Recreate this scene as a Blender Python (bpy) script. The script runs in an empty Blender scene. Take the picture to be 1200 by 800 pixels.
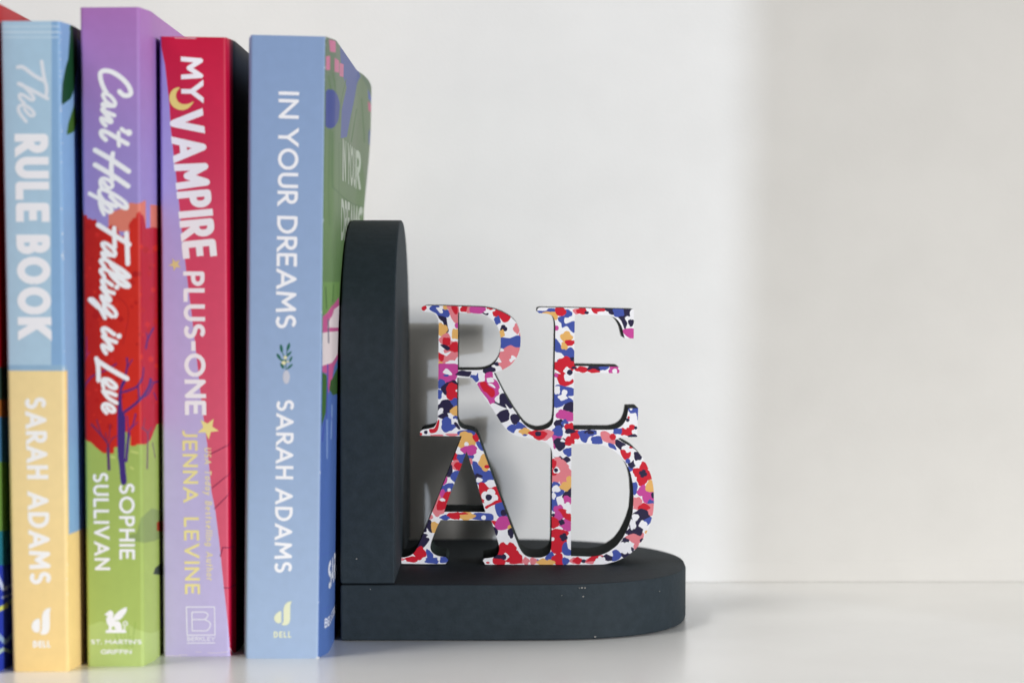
import bpy, bmesh, math, random
from mathutils import Vector
from mathutils.geometry import delaunay_2d_cdt
random.seed(7)
S = 0.001                                   # everything below is written in millimetres
scene = bpy.context.scene
col = scene.collection

# ------------------------------------------------------------------ camera
FPX = 2500.0; CAM_H = 129.0; PITCH = math.radians(1.8333); YAW = math.radians(-0.39)
cam_data = bpy.data.cameras.new("camera"); cam = bpy.data.objects.new("camera", cam_data); col.objects.link(cam)
cam_data.sensor_width = 36.0; cam_data.lens = FPX / 1200 * 36.0
cam_data.clip_start = 0.01; cam_data.clip_end = 50.0
cam.location = (0, 0, CAM_H * S)
cam.rotation_euler = (math.pi / 2 - PITCH, 0, YAW)
cam_data.dof.use_dof = True; cam_data.dof.focus_distance = 0.775; cam_data.dof.aperture_fstop = 7.5
scene.camera = cam

# ------------------------------------------------------------------ world, lamps, exposure
world = bpy.data.worlds.new("World"); scene.world = world; world.use_nodes = True
bg = world.node_tree.nodes["Background"]
bg.inputs[0].default_value = (1.0, 0.985, 0.96, 1); bg.inputs[1].default_value = 0.05

def area(name, loc, target, sx, sy, power, color):
    d = bpy.data.lights.new(name, 'AREA'); d.shape = 'RECTANGLE'; d.size = sx; d.size_y = sy
    d.energy = power; d.color = color
    o = bpy.data.objects.new(name, d); col.objects.link(o); o.location = loc
    o.rotation_euler = (Vector(target) - Vector(loc)).to_track_quat('-Z', 'Y').to_euler()
    return o
def from_dir(tgt, az, el, d):
    az, el = math.radians(az), math.radians(el)
    return Vector(tgt) + Vector((math.sin(az) * math.cos(el), -math.cos(az) * math.cos(el), math.sin(el))) * d
area("window_lamp", from_dir((0.03, 0.85, 0.06), 37.5, 5.5, 1.6), (0.03, 0.85, 0.06), 0.23, 0.20, 14.8, (1.0, 0.982, 0.952))
area("shelf_fill_lamp", from_dir((0.1, 0.75, 0.0), -70, 56, 1.6), (0.1, 0.75, 0.0), 0.5, 0.5, 12.5, (1.0, 0.985, 0.96))  # added fill with no real source, lifts the shelf from upper left
# the bluish light that ends in an upright edge on the back panel: a 180 degree spot whose rim plane is that edge
spot_d = bpy.data.lights.new("blue_window_lamp", 'SPOT'); spot_d.energy = 70.0; spot_d.color = (0.76, 0.85, 1.0)
spot_d.spot_size = math.radians(150); spot_d.spot_blend = 0.0022; spot_d.shadow_soft_size = 0.009
spot = bpy.data.objects.new("blue_window_lamp", spot_d); col.objects.link(spot)
spot.location = from_dir((0.1075, 0.8875, 0.10), 37.6, 5.5, 2.2)
spot.rotation_euler = Vector((-math.cos(math.radians(22.6)), -math.sin(math.radians(22.6)), 0)).to_track_quat('-Z', 'Y').to_euler()
scene.view_settings.view_transform = 'Standard'; scene.view_settings.look = 'None'
scene.view_settings.exposure = 0.0; scene.view_settings.gamma = 1.0

# ------------------------------------------------------------------ ray helpers (photo position -> point on a real surface)
CP, SP, CY, SY = math.cos(PITCH), math.sin(PITCH), math.cos(YAW), math.sin(YAW)
def ray(u, v):
    x, y, z = (u - 600) / FPX, 1.0, (400 - v) / FPX
    y, z = y * CP + z * SP, -y * SP + z * CP
    return (x * CY - y * SY, x * SY + y * CY, z)
def at_z(u, v, z=0.0):
    r = ray(u, v); k = (z - CAM_H) / r[2]; return (r[0] * k, r[1] * k, z)
def at_y(u, v, y):
    r = ray(u, v); k = y / r[1]; return (r[0] * k, y, CAM_H + r[2] * k)

# ------------------------------------------------------------------ colours, materials
def lin(c):
    return tuple(((v / 255) / 12.92 if v / 255 <= 0.04045 else ((v / 255 + 0.055) / 1.055) ** 2.4) for v in c[:3])
def new_mat(name, rough=0.5, spec=0.5):
    m = bpy.data.materials.new(name); m.use_nodes = True
    b = m.node_tree.nodes["Principled BSDF"]
    b.inputs["Roughness"].default_value = rough; b.inputs["Specular IOR Level"].default_value = spec
    return m, m.node_tree.nodes, m.node_tree.links, b
def noise_bump(nt, b, scale, strength, dist=0.0002, detail=3):
    n, l = nt.nodes, nt.links
    tc = n.new("ShaderNodeTexCoord"); nz = n.new("ShaderNodeTexNoise"); bp = n.new("ShaderNodeBump")
    nz.inputs["Scale"].default_value = scale; nz.inputs["Detail"].default_value = detail
    bp.inputs["Strength"].default_value = strength; bp.inputs["Distance"].default_value = dist
    l.new(tc.outputs["Object"], nz.inputs["Vector"]); l.new(nz.outputs["Fac"], bp.inputs["Height"]); l.new(bp.outputs["Normal"], b.inputs["Normal"])
    return tc, nz
def mottle(m, color, color2, scale, lo=0.35, hi=0.65):
    n, l = m.node_tree.nodes, m.node_tree.links
    tc = n.new("ShaderNodeTexCoord"); nz = n.new("ShaderNodeTexNoise"); cr = n.new("ShaderNodeValToRGB")
    nz.inputs["Scale"].default_value = scale; nz.inputs["Detail"].default_value = 4
    cr.color_ramp.elements[0].position = lo; cr.color_ramp.elements[1].position = hi
    cr.color_ramp.elements[0].color = (*color, 1); cr.color_ramp.elements[1].color = (*color2, 1)
    l.new(tc.outputs["Object"], nz.inputs["Vector"]); l.new(nz.outputs["Fac"], cr.inputs["Fac"])
    l.new(cr.outputs["Color"], n["Principled BSDF"].inputs["Base Color"])
def ink_mat(name, rough, spec=0.5, bump=0.12):
    m, n, l, b = new_mat(name, rough, spec)
    at = n.new("ShaderNodeAttribute"); at.attribute_name = "ink"
    tc, nz = noise_bump(m.node_tree, b, 900, bump)
    mx = n.new("ShaderNodeMix"); mx.data_type = 'RGBA'; mx.blend_type = 'MULTIPLY'; mx.inputs[0].default_value = 1.0
    n2 = n.new("ShaderNodeTexNoise"); n2.inputs["Scale"].default_value = 260; n2.inputs["Detail"].default_value = 5
    mr = n.new("ShaderNodeMapRange"); mr.inputs["To Min"].default_value = 0.93; mr.inputs["To Max"].default_value = 1.05
    cmb = n.new("ShaderNodeCombineColor")
    l.new(tc.outputs["Object"], n2.inputs["Vector"]); l.new(n2.outputs["Fac"], mr.inputs["Value"])
    for i in range(3): l.new(mr.outputs["Result"], cmb.inputs[i])
    l.new(at.outputs["Color"], mx.inputs[6]); l.new(cmb.outputs["Color"], mx.inputs[7])
    l.new(mx.outputs[2], b.inputs["Base Color"])
    return m
M_PRINT = ink_mat("printed_cover", 0.5, 0.28)
M_FLORAL = ink_mat("floral_paper", 0.45, 0.4, 0.05)
M_PAPER, n_, l_, b_ = new_mat("page_paper", 0.9, 0.1); mottle(M_PAPER, lin((205, 195, 175)), lin((235, 228, 212)), 60)
M_BOARD, n_, l_, b_ = new_mat("cover_inside", 0.7, 0.2); b_.inputs["Base Color"].default_value = (0.62, 0.61, 0.58, 1)

# ------------------------------------------------------------------ object helpers
def link(name, mesh, mat, parent=None):
    o = bpy.data.objects.new(name, mesh); col.objects.link(o)
    if mat is not None and not mesh.materials: mesh.materials.append(mat)
    if parent is not None: o.parent = parent
    return o
def empty(name, loc_mm, label, cat, group=None):
    o = bpy.data.objects.new(name, None); col.objects.link(o); o.location = [c * S for c in loc_mm]
    o.empty_display_size = 0.02
    o['label'] = label; o['category'] = cat
    if group: o['group'] = group
    return o
def bm_mesh(bm, name):
    me = bpy.data.meshes.new(name); bm.normal_update(); bm.to_mesh(me); bm.free(); return me
def smooth(me, deg=35):
    for p in me.polygons: p.use_smooth = True
    me.set_sharp_from_angle(angle=math.radians(deg))
def box_bm(bm, x0, x1, y0, y1, z0, z1):
    v = [bm.verts.new((x * S, y * S, z * S)) for x in (x0, x1) for y in (y0, y1) for z in (z0, z1)]
    for f in ((0, 1, 3, 2), (4, 6, 7, 5), (0, 4, 5, 1), (2, 3, 7, 6), (0, 2, 6, 4), (1, 5, 7, 3)): bm.faces.new([v[i] for i in f])
def bevel_sharp(bm, w, seg=2, deg=40):
    bmesh.ops.recalc_face_normals(bm, faces=bm.faces)
    es = [e for e in bm.edges if len(e.link_faces) == 2 and e.calc_face_angle() > math.radians(deg)]
    bmesh.ops.bevel(bm, geom=es, offset=w * S, segments=seg, affect='EDGES', profile=0.5, clamp_overlap=True)
def weighted(o):
    m = o.modifiers.new('weighted_normals', 'WEIGHTED_NORMAL'); m.keep_sharp = True; m.weight = 100
    return o
def structure(name, x0, x1, y0, y1, z0, z1, mat, bev=0.6):
    bm = bmesh.new(); box_bm(bm, x0, x1, y0, y1, z0, z1); bevel_sharp(bm, bev)
    me = bm_mesh(bm, name); smooth(me); o = weighted(link(name, me, mat)); o['kind'] = 'structure'; return o

# ------------------------------------------------------------------ the white shelf and the back panel
M_WALL, n_, l_, b_ = new_mat("white_back_panel", 0.6, 0.3); mottle(M_WALL, (0.775, 0.765, 0.745), (0.80, 0.79, 0.77), 35); noise_bump(M_WALL.node_tree, b_, 1100, 0.4)
M_SHELF, n_, l_, b_ = new_mat("white_shelf_paint", 0.25, 0.9); mottle(M_SHELF, (0.86, 0.855, 0.835), (0.885, 0.88, 0.86), 28); noise_bump(M_SHELF.node_tree, b_, 420, 0.10)
structure("shelf", -700, 700, 600, 905, -20, 0, M_SHELF)
structure("back_wall", -700, 700, 887.5, 905, 0.1, 700, M_WALL)
structure("skirting_strip", -700, 700, 887.2, 887.6, 0.08, 8.9, M_WALL, 0.25)

# ------------------------------------------------------------------ 2D shapes
def catmull(p, n=6, closed=False):
    if len(p) < 3: return list(p)
    out = []; N = len(p)
    rng = range(N) if closed else range(N - 1)
    for i in rng:
        if closed: a, b, c, d = p[(i - 1) % N], p[i], p[(i + 1) % N], p[(i + 2) % N]
        else: a, b, c, d = p[max(i - 1, 0)], p[i], p[i + 1], p[min(i + 2, N - 1)]
        for k in range(n):
            t = k / n; t2 = t * t; t3 = t2 * t
            out.append(tuple(0.5 * (2 * b[j] + (c[j] - a[j]) * t + (2 * a[j] - 5 * b[j] + 4 * c[j] - d[j]) * t2 + (3 * b[j] - a[j] - 3 * c[j] + d[j]) * t3) for j in (0, 1)))
    if not closed: out.append(tuple(p[-1]))
    return out
def ell(cx, cy, rx, ry, rot=0.0, n=18):
    c, s = math.cos(rot), math.sin(rot)
    return [(cx + rx * math.cos(a) * c - ry * math.sin(a) * s, cy + rx * math.cos(a) * s + ry * math.sin(a) * c) for a in (2 * math.pi * k / n for k in range(n))]
def flower(cx, cy, r, n, rot=0.0, depth=0.32):
    out = []
    for k in range(n * 8):
        a = 2 * math.pi * k / (n * 8)
        out.append((cx + r * (1 - depth + depth * abs(math.cos(n * a / 2)) ** 0.6) * math.cos(a + rot), cy + r * (1 - depth + depth * abs(math.cos(n * a / 2)) ** 0.6) * math.sin(a + rot)))
    return out
def star(cx, cy, r, rot=0.0, inner=0.42):
    return [(cx + (r if k % 2 == 0 else r * inner) * math.cos(rot + math.pi * k / 5), cy + (r if k % 2 == 0 else r * inner) * math.sin(rot + math.pi * k / 5)) for k in range(10)]
def chaikin(p, it=2, deg=38):
    for _ in range(it):
        N = len(p); q = []
        for i in range(N):
            a, b, c = p[i - 1], p[i], p[(i + 1) % N]
            v1 = (b[0] - a[0], b[1] - a[1]); v2 = (c[0] - b[0], c[1] - b[1])
            l1 = math.hypot(*v1) or 1e-9; l2 = math.hypot(*v2) or 1e-9
            ang = math.degrees(math.acos(max(-1, min(1, (v1[0] * v2[0] + v1[1] * v2[1]) / l1 / l2))))
            if ang > deg or ang < 2: q.append(b)
            else:
                k1 = min(0.25, 2.0 / l1); k2 = min(0.25, 2.0 / l2)
                q.append((b[0] - v1[0] * k1, b[1] - v1[1] * k1)); q.append((b[0] + v2[0] * k2, b[1] + v2[1] * k2))
        p = q
    return p
def clip_y(poly, y0, y1):
    for lim, sgn in ((y0, 1), (y1, -1)):
        out = []
        for i in range(len(poly)):
            a, b = poly[i - 1], poly[i]
            ia, ib = sgn * (a[1] - lim) >= -1e-9, sgn * (b[1] - lim) >= -1e-9
            if ia != ib:
                t = (lim - a[1]) / (b[1] - a[1]); out.append((a[0] + t * (b[0] - a[0]), lim))
            if ib: out.append(b)
        poly = out
        if not poly: return []
    return poly
def ribbon(pts, w, ext=0.0, clip=None, round_ends=False, w1=None):
    """a stroke as convex pieces: one quad per segment, a disc at each bend"""
    out = []; N = len(pts); w1 = w if w1 is None else w1
    for i in range(N - 1):
        a, b = pts[i], pts[i + 1]
        dx, dy = b[0] - a[0], b[1] - a[1]; L = math.hypot(dx, dy)
        if L < 1e-6: continue
        ux, uy = dx / L, dy / L
        wa = (w + (w1 - w) * i / (N - 1)) / 2; wb = (w + (w1 - w) * (i + 1) / (N - 1)) / 2
        if ext:
            y_lo, y_hi = (clip or (0, 1)); nr = lambda q: q[1] < w * .6 or q[1] > y_hi - w * .6
            if i == 0 and nr(a): a = (a[0] - ux * ext, a[1] - uy * ext)
            if i == N - 2 and nr(b): b = (b[0] + ux * ext, b[1] + uy * ext)
        out.append([(a[0] - uy * wa, a[1] + ux * wa), (a[0] + uy * wa, a[1] - ux * wa), (b[0] + uy * wb, b[1] - ux * wb), (b[0] - uy * wb, b[1] + ux * wb)])
    for i in range(N):
        if 0 < i < N - 1 or round_ends or (pts[0] == pts[-1]):
            r = (w + (w1 - w) * i / max(1, N - 1)) / 2 * 0.995
            out.append(ell(pts[i][0], pts[i][1], r, r, 0.1, 12))
    if clip: out = [q for q in (clip_y(p, *clip) for p in out) if len(q) >= 3]
    return out

# ------------------------------------------------------------------ stroke alphabet (units of cap height)
def arc(cx, cy, rx, ry, a0, a1, n=9):
    return [(cx + rx * math.cos(math.radians(a0 + (a1 - a0) * k / n)), cy + ry * math.sin(math.radians(a0 + (a1 - a0) * k / n))) for k in range(n + 1)]
GL = {
 'A': (.80, [[(0, 0), (.40, 1), (.80, 0)], [(.17, .28), (.63, .28)]]),
 'B': (.54, [[(0, 0), (0, 1), (.26, 1)] + arc(.26, .76, .22, .24, 80, -80) + [(.26, .52), (0, .52)], [(.26, .52)] + arc(.28, .26, .26, .26, 80, -80) + [(.26, 0), (0, 0)]]),
 'C': (.72, [arc(.48, .5, .48, .5, 48, 312, 16)]),
 'D': (.70, [[(0, 0), (0, 1), (.24, 1)] + arc(.24, .5, .46, .5, 80, -80) + [(.24, 0), (0, 0)]]),
 'E': (.48, [[(.48, 1), (0, 1), (0, 0), (.48, 0)], [(0, .51), (.42, .51)]]),
 'F': (.46, [[(.46, 1), (0, 1), (0, 0)], [(0, .5), (.40, .5)]]),
 'G': (.80, [arc(.48, .5, .48, .5, 48, 345, 18) + [(.92, .46), (.55, .46)]]),
 'H': (.62, [[(0, 0), (0, 1)], [(.62, 0), (.62, 1)], [(0, .51), (.62, .51)]]),
 'I': (.0, [[(0, 0), (0, 1)]]),
 'J': (.34, [[(.34, 1), (.34, .25)] + arc(.12, .22, .22, .22, 0, -110)]),
 'K': (.58, [[(0, 0), (0, 1)], [(.54, 1), (.02, .46)], [(.16, .6), (.58, 0)]]),
 'L': (.44, [[(0, 1), (0, 0), (.44, 0)]]),
 'M': (.84, [[(0, 0), (.06, 1), (.42, .32), (.78, 1), (.84, 0)]]),
 'N': (.68, [[(0, 0), (0, 1), (.68, 0), (.68, 1)]]),
 'O': (.92, [arc(.46, .5, .46, .5, 0, 360, 26)]),
 'P': (.48, [[(0, 0), (0, 1), (.24, 1)] + arc(.24, .73, .25, .27, 80, -80) + [(.24, .46), (0, .46)]]),
 'R': (.52, [[(0, 0), (0, 1), (.24, 1)] + arc(.24, .73, .25, .27, 80, -80) + [(.24, .46), (0, .46)], [(.20, .46), (.54, 0)]]),
 'S': (.50, [arc(.25, .755, .235, .245, 30, 250, 10)[:-1] + arc(.25, .25, .25, .25, 70, -145, 11)]),
 'T': (.58, [[(0, 1), (.58, 1)], [(.29, 1), (.29, 0)]]),
 'U': (.60, [[(0, 1), (0, .3)] + arc(.30, .30, .30, .30, 180, 360, 10) + [(.60, 1)]]),
 'V': (.74, [[(0, 1), (.37, 0), (.74, 1)]]),
 'W': (1.1, [[(0, 1), (.28, 0), (.55, .9), (.82, 0), (1.1, 1)]]),
 'Y': (.68, [[(0, 1), (.34, .46), (.68, 1)], [(.34, .46), (.34, 0)]]),
 '-': (.26, [[(0, .42), (.26, .42)]]), '.': (.0, [[(0, 0), (0, .06)]]), "'": (.0, [[(0, .8), (0, 1)]]), ',': (.05, [[(.05, .05), (0, -.15)]]),
 'a': (.48, [arc(.24, .33, .24, .33, 0, 360, 14), [(.48, .66), (.48, 0)]]), 'd': (.48, [arc(.24, .33, .24, .33, 0, 360, 14), [(.48, 1), (.48, 0)]]),
 'e': (.48, [[(.02, .36), (.46, .36)] + arc(.24, .33, .24, .33, 5, 310, 14)]), 'g': (.48, [arc(.24, .33, .24, .33, 0, 360, 14), [(.48, .66), (.48, -.1)] + arc(.24, -.1, .24, .2, 0, -140, 6)]),
 'h': (.44, [[(0, 0), (0, 1)], [(0, .4)] + arc(.22, .42, .22, .24, 170, 0, 7) + [(.44, 0)]]), 'i': (.0, [[(0, 0), (0, .66)], [(0, .85), (0, .95)]]), 'l': (.0, [[(0, 0), (0, 1)]]),
 'n': (.44, [[(0, 0), (0, .66)], [(0, .4)] + arc(.22, .42, .22, .24, 170, 0, 7) + [(.44, 0)]]), 'o': (.50, [arc(.25, .33, .25, .33, 0, 360, 14)]),
 'r': (.26, [[(0, 0), (0, .66)], [(0, .4)] + arc(.22, .42, .22, .24, 170, 70, 5)]), 's': (.36, [arc(.18, .49, .17, .17, 30, 250, 7)[:-1] + arc(.18, .17, .18, .17, 70, -145, 7)]),
 't': (.28, [[(.14, 0), (.14, .9)], [(0, .62), (.28, .62)]]), 'u': (.44, [[(0, .66), (0, .24)] + arc(.22, .24, .22, .24, 180, 360, 7) + [(.44, .66)], [(.44, .3), (.44, 0)]]),
 'y': (.46, [[(0, .66), (.23, 0)], [(.46, .66), (.10, -.34)]]),
}
DIAG = set("AKMNVWYRy")
def text_pieces(txt, sw, gap, length, space=0.55, slant=0.0, fixed_kx=None):
    """letters laid from x=0 to x=length (cap heights); returns convex pieces in cap-height units"""
    nat = sum(GL[c][0] for c in txt if c != ' '); k = len(txt) - 1
    gaps = sum(space if c == ' ' else 0 for c in txt) + gap * k
    n_l = sum(1 for c in txt if c != ' ')
    kx = fixed_kx if fixed_kx else max(0.15, (length - gaps - sw * n_l) / max(nat, 1e-6))
    if fixed_kx is None and nat < 0.3: kx = 1.0
    x = 0.0; out = []
    for c in txt:
        if c == ' ': x += space + gap; continue
        w, st = GL[c]
        for s in st:
            pts = [(x + sw / 2 + p[0] * kx, sw / 2 + p[1] * (1 - sw)) for p in s]
            lo = -0.5 if c in "gy," else 0.0
            for q in ribbon(pts, sw, sw if c in DIAG else 0.0, (lo, 1.0)) if c in DIAG or c in "E" else ribbon(pts, sw, 0.0, (-0.5, 1.0)):
                out.append([(p[0] + slant * p[1], p[1]) for p in q])
            if c not in DIAG:                               # square the free ends that reach a corner
                for e, f in ((pts[0], pts[1]), (pts[-1], pts[-2])):
                    dx, dy = e[0] - f[0], e[1] - f[1]; L = math.hypot(dx, dy) or 1
                    if (abs(dx) < 1e-6 or abs(dy) < 1e-6) and c not in "OCGSaedgs":
                        g = (e[0] + dx / L * sw / 2, e[1] + dy / L * sw / 2)
                        out += [[(p[0] + slant * p[1], p[1]) for p in q] for q in ribbon([e, g], sw)]
        x += w * kx + sw + gap
    return out, x - gap
def text_px(txt, p0, p1, cap, sw, gap=0.16, space=0.5, slant=0.0):
    """text whose baseline runs from photo point p0 to p1, cap vector in photo px"""
    L = math.hypot(p1[0] - p0[0], p1[1] - p0[1]); ch = math.hypot(*cap)
    ux, uy = (p1[0] - p0[0]) / L * ch, (p1[1] - p0[1]) / L * ch
    pcs, _ = text_pieces(txt, sw, gap, L / ch, space, slant)
    return [[(p0[0] + ux * x + cap[0] * y, p0[1] + uy * x + cap[1] * y) for x, y in q] for q in pcs]
def script_px(strokes, ox, oy, sc, n=5):
    out = []
    for s in strokes:
        w = s[0]; pts = [(ox + x / sc, oy + y / sc) for x, y in s[1:]]
        if len(pts) == 1: out.append(ell(pts[0][0], pts[0][1], w, w)); continue
        out += ribbon(catmull(pts, n), w, round_ends=True)
    return out
def zpoly(pts, ox, oy, sc): return [(ox + x / sc, oy + y / sc) for x, y in pts]

# ------------------------------------------------------------------ planar art: layers cut into one sheet of triangles
def inside(poly, x, y):
    r = False; j = len(poly) - 1
    for i in range(len(poly)):
        xi, yi = poly[i]; xj, yj = poly[j]
        if (yi > y) != (yj > y) and x < (xj - xi) * (y - yi) / (yj - yi) + xi: r = not r
        j = i
    return r
def art_cdt(loops, layers, lines=(), pts=(), need_layer=False):
    """loops: outlines (even-odd). layers: polygons, later ones on top. returns verts, [(tri, layer index or -1)]"""
    V = []; E = []; Fc = []
    for lp in loops:
        b = len(V); V += [Vector(p) for p in lp]; E += [(b + i, b + (i + 1) % len(lp)) for i in range(len(lp))]
    for a, b in lines:
        V += [Vector(a), Vector(b)]; E.append((len(V) - 2, len(V) - 1))
    V += [Vector(p) for p in pts]
    box = []
    for p in layers:
        b = len(V); V += [Vector(q) for q in p]; E += [(b + i, b + (i + 1) % len(p)) for i in range(len(p))]
        xs = [q[0] for q in p]; ys = [q[1] for q in p]; box.append((min(xs), max(xs), min(ys), max(ys)))
    vo, eo, fo, ov, oe, of = delaunay_2d_cdt(V, E, [], 0, 1e-5)
    tris = []
    for f in fo:
        a, b, c_ = vo[f[0]], vo[f[1]], vo[f[2]]
        if abs((b[0] - a[0]) * (c_[1] - a[1]) - (c_[0] - a[0]) * (b[1] - a[1])) < 1e-9: continue
        cx = (a[0] + b[0] + c_[0]) / 3; cy = (a[1] + b[1] + c_[1]) / 3
        if loops and sum(1 for lp in loops if inside(lp, cx, cy)) % 2 == 0: continue
        k = len(layers) - 1
        while k >= 0:
            x0, x1, y0, y1 = box[k]
            if x0 <= cx <= x1 and y0 <= cy <= y1 and inside(layers[k], cx, cy): break
            k -= 1
        if need_layer and k < 0: continue
        tris.append((tuple(f), k))
    return vo, tris

# ------------------------------------------------------------------ books
def sstep(a, b, x):
    t = max(0.0, min(1.0, (x - a) / (b - a))); return t * t * (3 - 2 * t)
class Book:
    def __init__(s, bl, br, tl, tr, flare=2.6, depth=143.0, label='', group='paperbacks standing on the shelf', curl=0.0, corner=1.2):
        a, b = at_z(*bl), at_z(*br); s.Y = (a[1] + b[1]) / 2
        c, d = at_y(*tl, s.Y), at_y(*tr, s.Y)
        s.x00, s.x10, s.x01, s.x11 = a[0], b[0], c[0], d[0]; s.zl, s.zr = c[2], d[2]
        s.H = (s.zl + s.zr) / 2; s.W = (s.x10 - s.x00 + s.x11 - s.x01) / 2
        s.flare, s.D, s.curl, s.c = flare, depth, curl, corner
        s.base = ((s.x00 + s.x10) / 2, s.Y, 0.0)
        s.root = empty('book', s.base, label, 'book', group)
    def edges(s, z):
        v = z / s.H; return s.x00 + (s.x01 - s.x00) * v, s.x10 + (s.x11 - s.x10) * v
    def surf(s, t, z, off=0.0):
        """t runs along the wrap: <0 back cover, 0..W spine, >W front cover (mm); z is the height"""
        l, r = s.edges(z); W = s.W; c = s.c
        def side(n):                                        # n measured from the corner; -c..c is the rounded edge
            if n <= c:
                k = (n + c) / (2 * c); return -c * (1 - k) ** 2 + 0.0, c * k * k, 1
            return 0.0, n, 1
        if t > W - c:
            n = t - W; ex, ey, _ = side(n)
            f = s.flare * sstep(-1, 13, n) + s.curl * sstep(118, s.D, n) * sstep(0.60, 0.92, z / s.H)
            x = r + ex + f; y = ey
            nx, ny = (0.707, -0.707) if n < c else (0.97, -0.24) if n < 12 else (1, 0)
        elif t < c:
            n = -t; ex, ey, _ = side(n)
            x = l - ex - s.flare * 0.8 * sstep(-1, 13, n); y = ey
            nx, ny = (-0.707, -0.707) if n < c else (-0.97, -0.24) if n < 12 else (-1, 0)
        else:
            x = l + (r - l) * t / W; y = 0.0; nx, ny = 0, -1
        zz = z
        if s.curl and t > W + 120 and z > 0.94 * s.H: zz -= 4.5 * ((t - W - 120) / (s.D - 120)) ** 2 * sstep(0.94, 1.0, z / s.H)
        top = (s.zl + (s.zr - s.zl) * max(0, min(1, t / W))) / s.H
        return (x + nx * off, s.Y + y + ny * off, zz * (1 + (top - 1) * z / s.H))
    def px(s, u, v):
        """photo point -> (t, z) on the spine plane or, beyond its right edge, on the front cover"""
        p = at_y(u, v, s.Y); l, r = s.edges(p[2])
        t = (p[0] - l) / (r - l) * s.W
        if t <= s.W - 0.3: return (t, p[2])
        r_ = ray(u, v); lo, hi = -1.2, s.D
        for _ in range(40):                                 # walk along the ray until it meets the cover
            m = (lo + hi) / 2; y = s.Y + max(0, m); k = y / r_[1]
            z = CAM_H + r_[2] * k
            xs = s.surf(s.W + m, max(0, min(s.H, z)))[0]
            if r_[0] * k > xs: lo = m
            else: hi = m
        m = (lo + hi) / 2; k = (s.Y + max(0, m)) / r_[1]
        return (s.W + m, CAM_H + r_[2] * k)
    def pxs(s, poly): return [s.px(*p) for p in poly]
    def local(s, p): return ((p[0] - s.base[0]) * S, (p[1] - s.base[1]) * S, (p[2] - s.base[2]) * S)
    def cover(s, base, layers, px_layers=True):
        """base: colour or function(t, z); layers: (polygon in photo px, colour or function)"""
        t0, t1 = -s.D, s.W + s.D
        vs = [-s.D, -140, -136, -132, -128, -124, -120, -116, -100, -60, -30, -15, -11, -8, -5, -3, -1.2, -.6, 0, .4, .8, 1.2]
        ts = sorted(set(vs + [s.W - q for q in vs]))
        zs = [0.02] + [s.H * k / 14 for k in range(1, 14)] + [s.H]
        lo, hi = zs[0], zs[-1]
        polys = []; cols = []
        for p, c in layers:
            q = []
            for tt, z in (p[1] if p[0] == 'tz' else s.pxs(p)): q.append((max(t0 + .01, min(t1 - .01, tt)), max(lo + .003, min(hi - .003, z))))
            polys.append(q); cols.append(c)
        loops = [[(t0, lo), (t1, lo), (t1, hi), (t0, hi)]]
        lines = [((t, lo), (t, hi)) for t in ts[1:-1]]
        pts = [(t, z) for t in ts for z in zs]
        vo, tris = art_cdt(loops, polys, lines, pts)
        me = bpy.data.meshes.new('cover')
        verts = [s.local(s.surf(v[0], v[1])) for v in vo]
        n0 = len(verts); faces = [f for f, _ in tris]
        # inner skin and the cut edges
        R_ = len(zs); K = len(ts); inner = []; rim = []
        for t in ts:
            for z in zs: inner.append(len(verts)); verts.append(s.local(s.surf(t, z, -0.32)))
        for t in ts:
            for z in zs: rim.append(len(verts)); verts.append(s.local(s.surf(t, z, 0.0)))
        A = lambda i, j: inner[i * R_ + j]; B = lambda i, j: rim[i * R_ + j]; T = R_ - 1
        for i in range(K - 1):
            for j in range(T): faces.append((A(i, j), A(i, j + 1), A(i + 1, j + 1), A(i + 1, j)))
            faces.append((A(i, 0), A(i + 1, 0), B(i + 1, 0), B(i, 0))); faces.append((A(i, T), B(i, T), B(i + 1, T), A(i + 1, T)))
        for j in range(T):
            faces.append((A(0, j), B(0, j), B(0, j + 1), A(0, j + 1))); faces.append((A(K - 1, j), A(K - 1, j + 1), B(K - 1, j + 1), B(K - 1, j)))
        me.from_pydata(verts, [], faces)
        ca = me.color_attributes.new('ink', 'FLOAT_COLOR', 'CORNER')
        for pi, p in enumerate(me.polygons):
            if pi < len(tris):
                c = cols[tris[pi][1]] if tris[pi][1] >= 0 else base
                for li in p.loop_indices:
                    v = vo[me.loops[li].vertex_index]
                    cc = c(v[0] / s.W, v[1] / s.H) if callable(c) else c
                    ca.data[li].color = (*lin(cc), 1)
            else:
                p.material_index = 1
                for li in p.loop_indices: ca.data[li].color = (.6, .6, .58, 1)
        me.materials.append(M_PRINT); me.materials.append(M_BOARD)
        smooth(me, 50)
        o = link('cover', me, None, s.root)
        # pages
        bm = bmesh.new(); NZ = 9; rows = []
        for k in range(NZ):
            z = 0.4 + (s.H - 1.0) * k / (NZ - 1); l, r = s.edges(z)
            ring = [(l + .9, 1.2), (r - .9, 1.2), (r - .9 + s.flare * .9, 14), (r - 1.2 + s.flare * .9, s.D - .8), (l + 1.2 - s.flare * .7, s.D - .8), (l + .9 - s.flare * .7, 14)]
            rows.append([bm.verts.new(s.local((x, s.Y + y, z))) for x, y in ring])
        for a, b in zip(rows, rows[1:]):
            for i in range(6): bm.faces.new((a[i], a[(i + 1) % 6], b[(i + 1) % 6], b[i]))
        bm.faces.new(rows[0][::-1]); bm.faces.new(rows[-1])
        link('page_block', bm_mesh(bm, 'page_block'), M_PAPER, s.root)
        return o
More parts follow.
